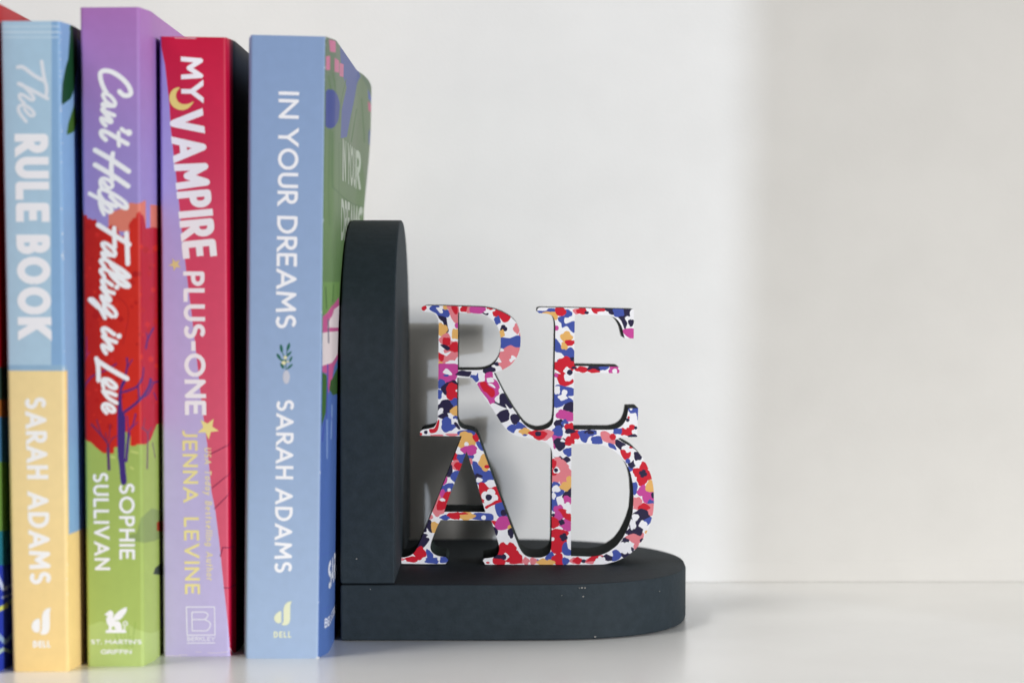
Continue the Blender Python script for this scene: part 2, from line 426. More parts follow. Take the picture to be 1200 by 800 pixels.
    def print_on(s, name, polys, color, flat=None, off=0.06, rough=0.4):
        """lettering or a mark: thin printed shapes lying on the cover; flat=True takes (t, z) polygons"""
        q = polys if flat else [s.pxs(p) for p in polys]
        q = [[(a, max(.2, min(s.H - .2, b))) for a, b in p] for p in q]
        lines = []
        if max(a for p in q for a, b in p) > s.W + 1:
            lines = [((t, 1), (t, s.H - 1)) for t in (s.W + 1.2, s.W + 3, s.W + 5, s.W + 8, s.W + 11, s.W + 15)]
        vo, tris = art_cdt([], q, lines, (), True)
        me = bpy.data.meshes.new(name)
        me.from_pydata([s.local(s.surf(v[0], v[1], off)) for v in vo], [], [f for f, _ in tris])
        key = 'print_%02x%02x%02x' % tuple(color)
        m = bpy.data.materials.get(key)
        if m is None:
            m, n, l, b = new_mat(key, rough); b.inputs["Base Color"].default_value = (*lin(color), 1)
        bm = bmesh.new(); bm.from_mesh(me)
        loose = [v for v in bm.verts if not v.link_faces]; bmesh.ops.delete(bm, geom=loose, context='VERTS')
        bm.to_mesh(me); bm.free()
        return link(name, me, m, s.root)

def lerp3(a, b, k): k = max(0, min(1, k)); return tuple(x + (y - x) * k for x, y in zip(a, b))
def ramp(stops):
    def f(t, v):
        for (p0, c0), (p1, c1) in zip(stops, stops[1:]):
            if v <= p1: return lerp3(c0, c1, (v - p0) / (p1 - p0))
        return stops[-1][1]
    return f
WHITE = (250, 248, 250)

# ---- book with the pale blue and yellow spine
b1 = Book((16, 786), (80, 787), (0, 25), (70, 25), 1.7, label='paperback whose spine is pale blue above and pale yellow below')
L = []
L.append(([(60, -10), (110, -10), (110, 622), (94, 620), (80.5, 626), (60, 500)], (140, 178, 216)))
L.append((zpoly([(240, 103), (245, 82), (290, 82), (330, 130), (330, 165), (292, 165)], 0, 0, 2.963), (90, 132, 70)))
L.append((zpoly([(690, -330), (665, 40), (640, 120), (605, 300), (595, 450), (600, 520), (650, 485), (690, 455), (720, 380), (760, 100), (760, -330)], 5, 65, 8.889), (28, 74, 42)))
L.append((zpoly([(735, 480), (700, 600), (668, 700), (648, 830), (720, 800), (760, 700)], 5, 65, 8.889), (70, 108, 40)))
L.append(([(-20, 434), (79, 434), (79.6, 540), (80.6, 626), (94, 620), (110, 616), (110, 800), (-20, 800)], lambda t, v: lerp3((252, 224, 162), (249, 214, 144), (0.3 - v) / .3 if t < 1.02 else 1.3)))
L.append(([(-20, 427.5), (74, 427.5), (78, 427.5), (79, 434), (-20, 434)], (152, 186, 212)))
for y, w in ((31.4, .9), (38, 1.5), (44, .9)): L.append(([(2, y - w / 2), (69, y - w / 2), (69, y + w / 2), (2, y + w / 2)], (212, 228, 240)))
for k in range(46):
    yy = random.uniform(30, 770) if k > 14 else random.uniform(30, 250); xx = 70.2 + (yy - 25) / 762 * 9.8 + random.uniform(-.8, .9); r = random.uniform(.25, .7)
    L.append((ell(xx, yy, r, r * random.uniform(.8, 3.0), 0, 7), (236, 236, 232) if yy < 434 else (250, 234, 198)))
b1.cover(lambda t, v: lerp3((186, 212, 229), (177, 207, 227), v), L)
b1.print_on('script_lettering', script_px([[4.3, (390, 65), (415, 230), (440, 330), (440, 410)], [4.6, (140, 125), (200, 128), (310, 210), (410, 265)], [4.6, (150, 295), (300, 370), (450, 450)], [4, (180, 300), (260, 380), (310, 450), (280, 465), (200, 415), (160, 410), (165, 450), (210, 500)], [4, (210, 560), (260, 620), (300, 630), (310, 600), (250, 540), (190, 520), (150, 540), (160, 600), (230, 690)]], 5, 65, 8.889), (232, 236, 242))
b1.print_on('title_lettering', text_px('RULE', (17, 157), (18.8, 260), (39.5, 0), .235, .09) + text_px('BOOK', (19, 275), (21.2, 395.5), (39.5, 0), .235, .07), WHITE)
b1.print_on('author_lettering', text_px('SARAH', (29, 465), (31.8, 561), (25, 0), .2, .12) + text_px('ADAMS', (32, 576), (35, 684), (25, 0), .2, .12), (255, 252, 248))
def d_logo(pts1, pts2, ox, oy): return [zpoly(pts1, ox, oy, 8.889), zpoly(pts2, ox, oy, 8.889)]
b1.print_on('publisher_mark', d_logo([(328, 216), (300, 216), (270, 232), (248, 262), (240, 300), (250, 335), (275, 357), (310, 360), (328, 340)], [(440, 103), (395, 112), (362, 145), (350, 190), (347, 330), (340, 352), (325, 366), (340, 380), (375, 382), (405, 370), (425, 340), (430, 300), (430, 150)], 10, 700) + text_px('DELL', (38.7, 758), (59.2, 758), (0, -7.8), .24, .14), (252, 250, 246))

# ---- purple, red and green spine
b2 = Book((103, 780), (168, 781), (94, 9), (163, 8.5), 2.0, label='tall paperback with a red tree under a purple sky on its spine')
red, grn, sal, ind = (210, 44, 32), (164, 186, 96), (226, 128, 108), (66, 44, 122)
Z1 = lambda p: zpoly(p, 90, 225, 6.667)
Z3 = lambda p: zpoly(p, 90, 440, 6.667)
Z2 = lambda p: zpoly(p, 90, 340, 6.667)
L = [(Z1([(248, 300), (248, 172), (290, 152), (350, 128), (408, 100), (410, 86), (440, 86), (470, 92), (500, 84), (520, 72), (538, 66), (541, 330)]), sal),
     (Z1([(574, 300), (574, 100), (620, 104), (660, 110), (660, 300)]), sal),
     (Z1([(0, 120), (40, 145), (50, 180), (78, 180), (88, 212), (104, 208), (120, 218), (150, 215), (160, 248), (180, 262), (205, 268), (225, 285), (250, 272), (270, 258), (300, 260), (318, 285), (328, 320), (345, 345), (380, 345), (412, 320), (412, 240), (430, 232), (440, 205), (462, 200), (466, 170), (484, 156), (500, 172), (520, 185), (530, 220), (541, 285), (570, 280), (600, 275), (660, 290), (660, 2100), (0, 2100)]), lambda t, v: lerp3((184, 30, 30), red, (t) * 1.4) if t < 1 else (192, 30, 48)),
     (Z3([(0, 480), (60, 500), (110, 520), (150, 560), (200, 600), (215, 606), (240, 602), (265, 608), (292, 604), (290, 560), (330, 555), (372, 555), (375, 440), (390, 436), (395, 470), (420, 470), (418, 545), (440, 550), (460, 546), (475, 536), (505, 536), (540, 535), (575, 505), (590, 470), (600, 440), (625, 380), (660, 370), (660, 2400), (0, 2400)]), lambda t, v: lerp3((176, 196, 104), grn, v * 3.2)),
     (zpoly([(215, 245), (250, 215), (285, 225), (320, 240), (320, 300), (280, 315), (230, 330), (190, 325), (170, 318), (162, 308), (200, 298)], 90, 520, 2.857), (142, 162, 96)),
     (zpoly([(255, 435), (262, 415), (290, 390), (320, 385), (320, 430), (280, 438)], 90, 520, 2.857), (60, 70, 60)),
     (zpoly([(268, 262), (285, 255), (300, 270), (285, 292), (268, 290)], 90, 520, 2.857), (170, 60, 36)),
     (zpoly([(60, 378), (115, 375), (170, 362), (240, 335), (300, 340), (400, 352), (540, 368), (575, 388), (612, 412), (700, 442), (770, 455), (830, 440), (900, 395), (960, 380), (960, 1000), (60, 1000)], 90, 690, 8.889), (186, 206, 122))]
leaf = []
for k in range(150):
    u, v = random.uniform(92, 186), random.uniform(262, 518)
    if v > 515 - abs(u - 122) * .2 or (v < 288 and u > 124): continue
    r = random.uniform(1.0, 4.2); c = random.choice(((188, 28, 26), (214, 48, 36), (196, 34, 30), (180, 26, 28), (210, 44, 40)))
    leaf.append((flower(u, v, r, random.choice((4, 5, 6)), random.uniform(0, 6), .25), c))
for k in range(26):
    u = random.uniform(94, 116); v = 250 + (u - 94) * .75 + random.uniform(-2, 5); r = random.uniform(.7, 1.8)
    leaf.append((flower(u, v, r, 5, random.uniform(0, 6), .3), (190, 32, 30)))
for k in range(22):
    u = random.uniform(152, 166); v = 262 - (u - 152) * .9 + random.uniform(-2, 6); r = random.uniform(.7, 1.8)
    leaf.append((flower(u, v, r, 5, random.uniform(0, 6), .3), (206, 44, 36)))
L[3:3] = leaf
def st(p, w, c, Z): return [(q, c) for q in ribbon(catmull(Z(p), 4), w)]
for p in ([(405, 460), (445, 615)], [(460, 460), (480, 600)], [(497, 455), (505, 610)], [(540, 395), (525, 610)], [(610, 340), (590, 480), (575, 610)], [(560, 480), (545, 600)]): L += [(q, (140, 172, 70)) for q in ribbon(zpoly(p, 90, 690, 8.889), 0.7)]
for p in ([(420, 590), (485, 605)], [(260, 632), (300, 640)], [(415, 712), (445, 730)]): L += st(p, 2.2, (198, 210, 120), Z3)
for p, w in (([(250, 740), (245, 560), (220, 500), (160, 430), (110, 375)], 2.0), ([(245, 560), (270, 500), (315, 468)], 1.2), ([(190, 462), (155, 340)], 1.3), ([(243, 540), (225, 440)], 1.0), ([(252, 500), (262, 380)], .9)): L += st(p, w, (98, 44, 92), Z3)
L += st([(252, 740), (247, 640), (244, 560)], 3.6, (92, 56, 104), Z3)
for p, w in (([(550, 730), (553, 560), (556, 460), (540, 430), (505, 405)], 1.6), ([(556, 450), (585, 400)], 1.0), ([(520, 420), (530, 330)], .7), ([(590, 520), (612, 640)], 1.0)): L += st(p, w, (110, 70, 104), Z3)
for p, w in (([(385, 675), (395, 560), (408, 440)], 3.4), ([(405, 450), (400, 380), (393, 310)], 1.2), ([(408, 430), (440, 380), (460, 295)], 1.6), ([(420, 415), (480, 360)], .9)): L += st(p, w, (84, 46, 128), Z3)
for p, w in (([(350, 300), (420, 250), (480, 200), (540, 130), (570, 70), (578, 20)], 3.0), ([(345, 132), (420, 110), (475, 80), (512, 20)], 2.3), ([(490, 190), (485, 130), (478, 80)], 2.0), ([(500, 180), (560, 140), (600, 60), (640, 45)], 1.6), ([(600, 130), (625, 190)], 1.2)): L += st(p, w, ind, Z3)
for p, w in (([(370, 700), (390, 620), (396, 570), (390, 525)], 2.2), ([(396, 605), (435, 538)], 1.3), ([(40, 770), (90, 705), (130, 665), (230, 622), (312, 572)], 1.7), ([(45, 560), (75, 500), (75, 360)], 1.0), ([(70, 520), (100, 478)], .8), ([(500, 720), (515, 680), (522, 600)], 1.7), ([(540, 460), (555, 380), (602, 290)], 2.2), ([(556, 385), (545, 330)], 1.2), ([(570, 720), (630, 715)], 1.8)): L += st(p, w, (86, 42, 118), Z2)
for p in ([(300, 40), (390, 120), (400, 240), (360, 420)], [(40, 650), (120, 640), (180, 700)]): L += st(p, .9, (176, 26, 30), Z2)
L.append((catmull(Z3([(346, 840), (330, 690), (319, 600), (318, 300), (322, 220), (331, 130), (345, 70), (362, 35), (386, 40), (358, 95), (350, 130), (350, 200), (358, 280), (372, 302), (380, 330), (380, 440), (378, 560), (374, 640), (384, 760), (388, 840)]), 3, True), ind))
b2.cover(ramp([(0, (150, 146, 206)), (.62, (156, 148, 208)), (.80, (160, 138, 202)), (.92, (172, 128, 194)), (1.0, (176, 118, 186))]), L)
b2.print_on('script_lettering',
  script_px([[5.6, (400, 375), (450, 420), (510, 420), (535, 385), (500, 300), (420, 215), (320, 150), (230, 130), (180, 155), (178, 220), (205, 310), (250, 400)], [4.6, (340, 545), (350, 505), (300, 435), (240, 400), (205, 415), (245, 490), (325, 545)], [4.6, (325, 545), (270, 545), (215, 518), (200, 530), (225, 560)], [5, (340, 655), (260, 620), (195, 585)], [4.8, (200, 595), (255, 660), (305, 715), (290, 735), (220, 695), (185, 690), (205, 740), (240, 775)]], 100, 70, 10)
  + script_px([[5, (425, 65), (460, 92), (505, 110)], [4, (510, 108)], [5.4, (495, 240), (380, 175), (270, 110), (205, 85), (182, 105), (200, 150), (240, 190)], [4.6, (390, 105), (388, 180), (395, 260)], [6, (115, 310), (310, 425), (508, 560)], [6, (115, 482), (310, 600), (500, 732)], [5.6, (322, 350), (305, 500), (315, 660)]], 100, 145, 10)
  + script_px([[4.4, (215, 85), (255, 140), (300, 150), (320, 115), (270, 60), (210, 40), (178, 65), (180, 120), (215, 170)], [4.8, (290, 250), (350, 310), (440, 380), (488, 385), (470, 330), (390, 265), (290, 205), (205, 172), (165, 185), (168, 235), (205, 290)], [4.8, (50, 218), (200, 298), (360, 372)], [4.6, (200, 300), (280, 370), (312, 415), (285, 438), (225, 400), (190, 345)], [4, (165, 320), (185, 400), (220, 465)],
      [5.6, (150, 585), (330, 700), (515, 815)], [5.6, (482, 685), (490, 810), (498, 1040)], [5.2, (338, 622), (342, 740), (345, 850)]], 100, 205, 10)
  + script_px([[4.6, (338, 400), (352, 365), (310, 300), (235, 250), (198, 262), (240, 330), (320, 395)], [4.4, (320, 395), (260, 388), (205, 360), (200, 380), (235, 425)], [4.8, (230, 535), (195, 485), (182, 452), (230, 440), (330, 500), (440, 570), (512, 632), (495, 648), (430, 628), (350, 560), (295, 495)], [4.8, (225, 645), (190, 595), (182, 565), (230, 555), (330, 612), (440, 682), (510, 742), (495, 760), (430, 740), (350, 675), (295, 608)], [4.8, (235, 770), (200, 710), (198, 682), (240, 690), (315, 742)], [3.1, (370, 765)]], 100, 260, 10)
  + script_px([[4.8, (335, 135), (260, 108), (190, 68)], [4.6, (195, 78), (250, 150), (292, 205), (275, 225), (212, 178), (188, 172), (205, 220), (235, 255)], [4.6, (350, 408), (362, 370), (310, 300), (235, 262), (215, 282), (250, 340), (312, 408)], [4.6, (312, 408), (240, 360), (150, 300), (80, 240), (52, 208), (85, 208), (145, 265), (185, 335), (232, 425)], [4.8, (235, 620), (205, 580), (205, 552), (245, 550), (340, 618)], [3.2, (395, 637)], [4.8, (362, 708), (290, 680), (205, 640)], [4.6, (210, 645), (270, 715), (312, 780), (290, 795), (230, 752), (198, 748), (215, 800), (245, 840)]], 100, 330, 10)
  + script_px([[5.2, (130, 98), (150, 190), (155, 355)], [5.6, (140, 125), (300, 228), (490, 335)], [4.4, (215, 440), (202, 380), (215, 340), (285, 352), (358, 415), (350, 448), (290, 430), (228, 365)], [4.8, (358, 528), (290, 500), (210, 480)], [4.6, (210, 482), (270, 560), (368, 620)], [4.2, (250, 672), (300, 720), (342, 715), (325, 670), (260, 630), (212, 640), (205, 685), (250, 738)]], 100, 410, 10), (250, 248, 248))
b2.print_on('author_lettering', text_px('SOPHIE', (139.5, 566), (140, 655), (18.2, 0), .175, .16) + text_px('SULLIVAN', (108.6, 553.5), (111, 667.5), (18.2, 0), .175, .16), WHITE)
Z9 = lambda p: zpoly(p, 90, 690, 8.889)
b2.print_on('publisher_mark', [Z9([(288, 262), (320, 237), (345, 218), (368, 224), (382, 250), (380, 300), (400, 328), (440, 332), (462, 360), (472, 424), (440, 426), (402, 416), (388, 384), (366, 388), (362, 424), (330, 424), (336, 385), (312, 350), (305, 305), (326, 276), (300, 272)]), Z9([(378, 312), (388, 280), (400, 262), (430, 232), (470, 205), (512, 185), (524, 196), (518, 212), (524, 222), (508, 240), (506, 255), (488, 270), (480, 290), (445, 318), (405, 325)]), Z9([(298, 436), (318, 420), (498, 420), (515, 434), (512, 453), (300, 453)])] + [q for q in ribbon(catmull(Z9([(482, 425), (502, 395), (485, 355), (500, 335), (522, 342), (526, 362), (512, 370)]), 4), 1.3, round_ends=True)]
  + text_px("ST. MARTIN'S", (106.6, 754.1), (166, 754.1), (0, -5.2), .21, .12, .5) + text_px('GRIFFIN', (118, 765.7), (154.2, 765.7), (0, -5.2), .21, .16), WHITE)

# ---- crimson and lavender spine
b3 = Book((192, 768), (269, 769), (187, 43), (265, 44), 1.6, label='paperback with crimson and lavender spine, yellow moon and stars')
L = []
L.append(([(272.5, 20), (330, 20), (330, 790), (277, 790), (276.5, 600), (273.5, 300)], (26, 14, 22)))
L.append(([(278, 240), (283, 238), (284, 300), (279, 300)], (70, 52, 46)))
L.append(([(276, 660), (284, 655), (285, 690), (277, 695)], (66, 44, 20)))
lav = [(150, 30), (188.2, 30), (188.6, 55), (193.2, 75.6), (198.6, 124), (200.1, 151), (207, 212), (211.5, 255), (214.5, 285), (218, 315), (224.5, 367), (229, 406), (235.9, 468), (238, 486), (242.8, 520), (247.7, 575), (252.5, 599), (257, 635), (261.5, 680), (266, 720), (269.5, 762), (270.5, 800), (150, 800)]
L.append((lav, ramp([(0, (200, 188, 228)), (.5, (196, 180, 226)), (.8, (174, 160, 220)), (1, (150, 138, 210))])))
for p in ([(246, 532), (265, 522.5), (272, 514)], [(248.5, 571.5), (265, 558), (273, 546)], [(251, 596), (266, 581), (274, 561)], [(257.8, 652), (261, 641), (274, 639.5)], [(262, 688), (267.5, 688.5), (277, 684)]): L += [(q, (120, 14, 66)) for q in ribbon(p, 1.1)]
for p in ([(229, 763.5), (236, 763.2)], [(243, 764), (252, 764.8), (268, 763)], [(193, 767.5), (212, 767.8)], [(210, 766.8), (220, 767)], [(268, 758), (273, 765)], [(205, 45), (230, 45.3)], [(271, 762), (274, 766)]): L += [(q, (226, 214, 224)) for q in ribbon(p, .7)]
b3.cover(lambda t, v: lerp3(lerp3((222, 92, 118), (218, 66, 98), (v - .35) / .45), (200, 22, 62), max((v - .72) / .28, (0.30 - t) * 2 if v > .6 else 0, (v - .93) * 12)) if t < .985 else (194, 6, 56), L)  # crimson to pink fade: part print, part glare painted into the colour
b3.print_on('title_lettering', text_px('MY', (211.9, 67), (212.6, 118.5), (26, 0), .21, .12) + text_px('VAMPIRE', (197.6, 132), (214.4, 303.5), (40, -3.9), .2, .07) + text_px('PLUS-ONE', (214.6, 318), (216.7, 486), (25, 0), .2, .12), (250, 247, 248))
b3.print_on('author_lettering', text_px('JENNA LEVINE', (213.4, 502.5), (216.8, 695.5), (17.8, 0), .175, .22, .55), (243, 226, 158))
b3.print_on('tagline_lettering', text_px('USA Today Bestselling Author', (239.4, 524), (242, 679.5), (8, 0), .16, .2, .45, .12), (238, 220, 170))
b3.print_on('moon', [catmull(zpoly([(187, 350), (145, 355), (110, 390), (97, 440), (115, 495), (160, 532), (215, 541), (265, 520), (306, 468), (262, 486), (212, 490), (172, 468), (155, 428), (162, 385)], 185, 55, 7.273), 3, True)], (241, 217, 128))
b3.print_on('star', [star(205.2, 310, 7.8, 0.5)], (226, 206, 140)); b3.print_on('star', [star(243.6, 501.6, 13.2, 0.02 + math.pi * .5 - .1)], (246, 228, 150))
ZB = lambda p: zpoly(p, 185, 670, 7.273)
b3.print_on('publisher_mark', sum([ribbon(ZB(p), 1.35, .67) for p in ([(243, 296), (482, 296)], [(482, 296), (487, 533)], [(487, 534), (250, 536)], [(250, 536), (243, 296)])], []) + sum([ribbon(catmull(ZB(p), 3), 1.35, round_ends=True) for p in ([(290, 340), (293, 498)], [(290, 340), (340, 339), (400, 340), (428, 365), (400, 400), (340, 402), (290, 402)], [(400, 402), (440, 425), (447, 455), (420, 495), (350, 498), (293, 498)])], []) + ribbon(ZB([(248, 603), (487, 601)]), 1.3) + text_px('BERKLEY', (219.2, 750.4), (252.2, 750.3), (0, -4.8), .2, .16), (238, 233, 246))

# ---- blue spine, illustrated garden cover
b4 = Book((288.5, 770), (373, 772), (294, 41), (382, 43), 2.5, curl=4.2, corner=.9, label='plain sky blue paperback spine with a small sprig, leaning against the bookend')
oncov = lambda p: [(max(u, 382.4 - (v - 43) / 729 * 9), v) for u, v in p]
ZC = lambda p: oncov(zpoly(p, 370, 30, 3.077))
ZU = lambda p: oncov(zpoly(p, 365, 330, 3.478))
ZL = lambda p: zpoly(p, 365, 540, 3.478)
SPX = 38
L = [(('tz', [(b4.W - .2, 0), (b4.W + 143, 0), (b4.W + 143, 210), (b4.W - .2, 210)]), lambda t, v: ramp([(0, (77, 108, 169)), (.42, (70, 100, 165)), (.5, (84, 117, 160)), (.56, (86, 120, 68)), (.75, (99, 124, 81)), (1, (102, 117, 99))])(t, v)),
     (ZC([(125, 110), (155, 140), (165, 175), (185, 210), (210, 245), (205, 480), (180, 620), (165, 480), (120, 420), (140, 260)]), (113, 127, 102)),
     (ZC([(88, 70), (130, 105), (155, 140), (162, 180), (140, 260), (125, 330), (112, 400), (90, 405), (94, 300), (112, 220), (98, 180), (90, 120)]), (82, 93, 147)),
     (ZC([(188, 215), (207, 243), (206, 270), (190, 260)]), (88, 100, 162)), (ZC([(188, 270), (204, 285), (202, 310), (190, 305)]), (183, 99, 126)), (ZC([(190, 380), (202, 370), (200, 430), (190, 425)]), (86, 99, 135)),
     (ZC(ell(52, 298, 36, 72)), (52, 66, 135))]
for p in ([(48, 48), (72, 55), (72, 95), (52, 92)], [(34, 108), (52, 108), (52, 158), (36, 158)], [(68, 115), (84, 125), (84, 168), (68, 165)], [(86, 132), (101, 138), (100, 184), (86, 180)]): L.append((ZC(p), (192, 111, 142)))
def stc(p, w, c, Z): return [(q, c) for q in ribbon(catmull(Z(p), 4), w)]
for p, w in (([(60, 380), (60, 560), (72, 590), (130, 640), (190, 655)], 1.6), ([(45, 180), (55, 230)], 1.6), ([(62, 170), (72, 240)], 1.2), ([(52, 370), (46, 590), (50, 720)], 1.0), ([(84, 420), (84, 700)], .8), ([(110, 190), (90, 280), (84, 350)], 1.0), ([(148, 300), (128, 420)], 1.6), ([(165, 260), (176, 420)], .9)): L += stc(p, w, (79, 109, 66), ZC)
L += [(ZU([(44, 0), (115, 0), (112, 70), (85, 100), (64, 150), (44, 130)]), (104, 140, 75)),
      (ZU([(44, 142), (62, 128), (82, 98), (112, 62), (114, 300), (92, 345), (76, 420), (70, 458), (62, 372), (44, 368)]), (183, 82, 133)),
      (ZU([(42, 208), (70, 203), (112, 200), (106, 296), (82, 330), (42, 342)]), (216, 203, 203)), (ZU([(64, 186), (76, 150), (92, 112), (116, 94), (114, 186)]), (214, 199, 201)),
      (ZU([(42, 366), (62, 380), (64, 440), (62, 520), (52, 555), (40, 585)]), (55, 97, 39)), (ZU([(72, 440), (78, 400), (108, 345), (108, 455), (86, 462)]), (50, 84, 37))]
for p, w, c in (([(68, 150), (70, 250)], 1.6, (99, 99, 117)), ([(66, 335), (66, 400), (60, 560)], 1.4, (63, 70, 158)), ([(44, 650), (54, 560)], 1.8, (63, 81, 162)), ([(84, 500), (80, 640)], 1.0, (135, 160, 203)), ([(64, 560), (64, 720)], 1.0, (135, 160, 203)), ([(74, 540), (96, 640)], 1.2, (75, 93, 171)), ([(58, 20), (62, 110)], 1.4, (64, 99, 46)), ([(90, 10), (86, 80)], 1.4, (75, 115, 54))): L += stc(p, w, c, ZU)
for p in ([(42, 145), (100, 105)], [(38, 382), (100, 335)], [(34, 606), (100, 558)]): L += stc(p, 1.0, (75, 100, 171), ZL)
for k in range(16):
    yy = random.choice((random.uniform(44, 60), random.uniform(745, 770), random.uniform(60, 760))); xx = 381.4 - (yy - 43) / 729 * 9 + random.uniform(-.7, .5); r = random.uniform(.2, .5)
    L.append((ell(xx, yy, r, r * random.uniform(1, 3.5), 0, 7), (203, 208, 216)))
L.append(([(369.5, 771.2), (372, 768.6), (374.5, 769.6), (374.6, 772), (370, 773)], (208, 210, 214))); L.append(([(294, 39), (312, 39), (306, 42), (298, 41.9)], (192, 201, 214)))
b4.cover(lambda t, v: lerp3((168, 188, 216), (140, 164, 202), v), L)  # paler toward the bottom: light bounced off the shelf, painted into the blue
b4.print_on('title_lettering', text_px('IN', (326.6, 107.5), (326.2, 139), (24, .3), .165, .2) + text_px('YOUR', (326.2, 151), (325, 239.5), (24, .3), .165, .14) + text_px('DREAMS', (324.8, 253), (323, 384.6), (24, .3), .165, .13), (250, 248, 250))
b4.print_on('author_lettering', text_px('SARAH', (324, 468), (322.9, 561), (20.7, .3), .175, .15) + text_px('ADAMS', (322.7, 571.5), (321.4, 670.5), (20.7, .3), .175, .15), (250, 248, 250))
ZS = lambda p: zpoly(p, 310, 390, 11.43)
sp = b4.print_on('sprig', [ZS(ell(*a)) for a in ((226, 208, 20, 54, -.15), (320, 185, 19, 54, .3), (330, 280, 14, 46, .75), (192, 318, 19, 48, -.6), (352, 350, 14, 42, .45), (238, 440, 20, 40, -.45), (340, 450, 14, 52, .85), (238, 365, 12, 34, -1.2))] + ribbon(catmull(ZS([(238, 260), (270, 340), (290, 490)]), 4), .9) + ribbon(ZS([(305, 235), (285, 420)]), .8), (38, 104, 84))
b4.print_on('berries', [ZS(ell(279, 330, 22, 24)), ZS(ell(258, 400, 30, 25)), ZS(ell(312, 385, 15, 12))], (236, 230, 180), off=.09)
b4.print_on('vase', [ZS(ell(292, 590, 47, 92))], (204, 204, 214))
b4.print_on('publisher_mark', d_logo([(264, 226), (240, 231), (208, 255), (190, 285), (189, 315), (208, 343), (240, 356), (264, 342)], [(372, 122), (330, 133), (300, 160), (287, 205), (285, 340), (265, 364), (282, 376), (318, 374), (345, 355), (357, 315), (358, 170)], 300, 690) + text_px('DELL', (320.8, 746.6), (341.3, 746.6), (0, -7.4), .2, .2), (235, 236, 200))
def cover_text(txt, p0, p1top, sw, gap, mm_len=None):
    t0, z0 = b4.px(*p0); t1, z1 = b4.px(*p1top); ch = z1 - z0
    pcs, w = text_pieces(txt, sw, gap, (mm_len or 60) / ch, .4)
    return [[(min(b4.W + b4.D - 2, t0 + x * ch), z0 + y * ch) for x, y in q] for q in pcs]
b4.print_on('cover_title', cover_text('IN YOUR', (400.9, 211), (400.9, 161), .2, .1, 82) + cover_text('DREAMS', (399.3, 281), (399.6, 232), .2, .08, 96), (172, 182, 164), True)
b4.print_on('cover_author', cover_text('SARAH ADAMS', (384.2, 691), (384.2, 657.5), .2, .12, 105), (232, 236, 246), True)
b4.print_on('cover_tagline', cover_text('BEG, BORROW', (380.2, 735.5), (380.2, 724.5), .2, .12, 40), (226, 230, 244), True)

# ---- red book at the left edge of the picture
b5 = Book((-75, 789), (-6, 789), (-92, 1), (-13, 1), 1.6, label='red paperback at the far left, mostly hidden by the pale blue book')
L = [([(-12, -30), (60, -30), (60, 430), (-12, 430)], (178, 16, 30)),
     ([(-12, 430), (60, 430), (60, 468), (-12, 468)], (58, 84, 74)), ([(-12, 468), (60, 468), (60, 488), (-12, 488)], (168, 104, 44)),
     ([(-12, 488), (60, 488), (60, 545), (-12, 540)], (70, 120, 156)), ([(-12, 540), (60, 545), (60, 615), (-12, 622)], (112, 150, 70)),
     ([(-12, 622), (60, 615), (60, 655), (-12, 662)], (44, 124, 142)), ([(-12, 662), (60, 655), (60, 820), (-12, 820)], (48, 68, 180))]
for p, w, c in (([(-6, 668), (4, 690), (16, 684)], 4, (214, 226, 250)), ([(-6, 716), (6, 710), (18, 700)], 5, (226, 230, 110)), ([(2, 700), (16, 694)], 2, (200, 214, 240)), ([(-6, 740), (6, 752), (16, 742)], 5, (160, 190, 220)), ([(-4, 766), (4, 760), (14, 764)], 4, (190, 214, 200)), ([(8, 664), (12, 730)], 2, (90, 110, 200))): L += [(q, c) for q in ribbon(p, w)]
b5.cover((178, 16, 30), L)

# ------------------------------------------------------------------ bookend
XL, XR, YF, YB, ZT, TOP = -55.1, 70.9, 744.6, 873.4, 20.0, 149.0
YM = (YF + YB) / 2; HB = (YB - YF) / 2
be = empty('bookend', (0, YM, 0), 'slate black wooden bookend with floral cut-out letters spelling READ', 'bookend')
def lp(x, y, z): return (x * S, (y - YM) * S, z * S)
def d_shape(n_front, n_back, steps=26):
    """half outline from the front tangent point round to the back: (along, across) in units of HB"""
    out = []
    for k in range(steps + 1):
        a = math.pi * k / steps; c, s_ = math.cos(a), math.sin(a)
        n = n_front if a < math.pi / 2 else n_back
        out.append((abs(s_) ** (2 / n), -math.copysign(abs(c) ** (2 / n), c)))
    return out
def slab(name, outline3, ext):
    bm = bmesh.new(); vs = [bm.verts.new(p) for p in outline3]; f = bm.faces.new(vs)
    r = bmesh.ops.extrude_face_region(bm, geom=[f])
    bmesh.ops.translate(bm, verts=[g for g in r['geom'] if isinstance(g, bmesh.types.BMVert)], vec=ext)
    bevel_sharp(bm, 0.9, 2, 45)
    me = bm_mesh(bm, name); smooth(me, 32); return me
M_SLATE, n_, l_, b_ = new_mat("slate_painted_wood", 0.72, 0.22); mottle(M_SLATE, lin((35, 44, 49)), lin((41, 50, 56)), 300, .3, .7)
tc_ = n_.new("ShaderNodeTexCoord"); mp_ = n_.new("ShaderNodeMapping"); nz1 = n_.new("ShaderNodeTexNoise"); nz2 = n_.new("ShaderNodeTexNoise"); ad_ = n_.new("ShaderNodeMath"); bp_ = n_.new("ShaderNodeBump")
mp_.inputs["Scale"].default_value = (60, 700, 700); nz1.inputs["Scale"].default_value = 1.0; nz1.inputs["Detail"].default_value = 4; nz2.inputs["Scale"].default_value = 900; nz2.inputs["Detail"].default_value = 3
ad_.operation = 'ADD'; bp_.inputs["Strength"].default_value = 0.35; bp_.inputs["Distance"].default_value = 0.0003
l_.new(tc_.outputs["Object"], mp_.inputs["Vector"]); l_.new(mp_.outputs["Vector"], nz1.inputs["Vector"]); l_.new(tc_.outputs["Object"], nz2.inputs["Vector"])
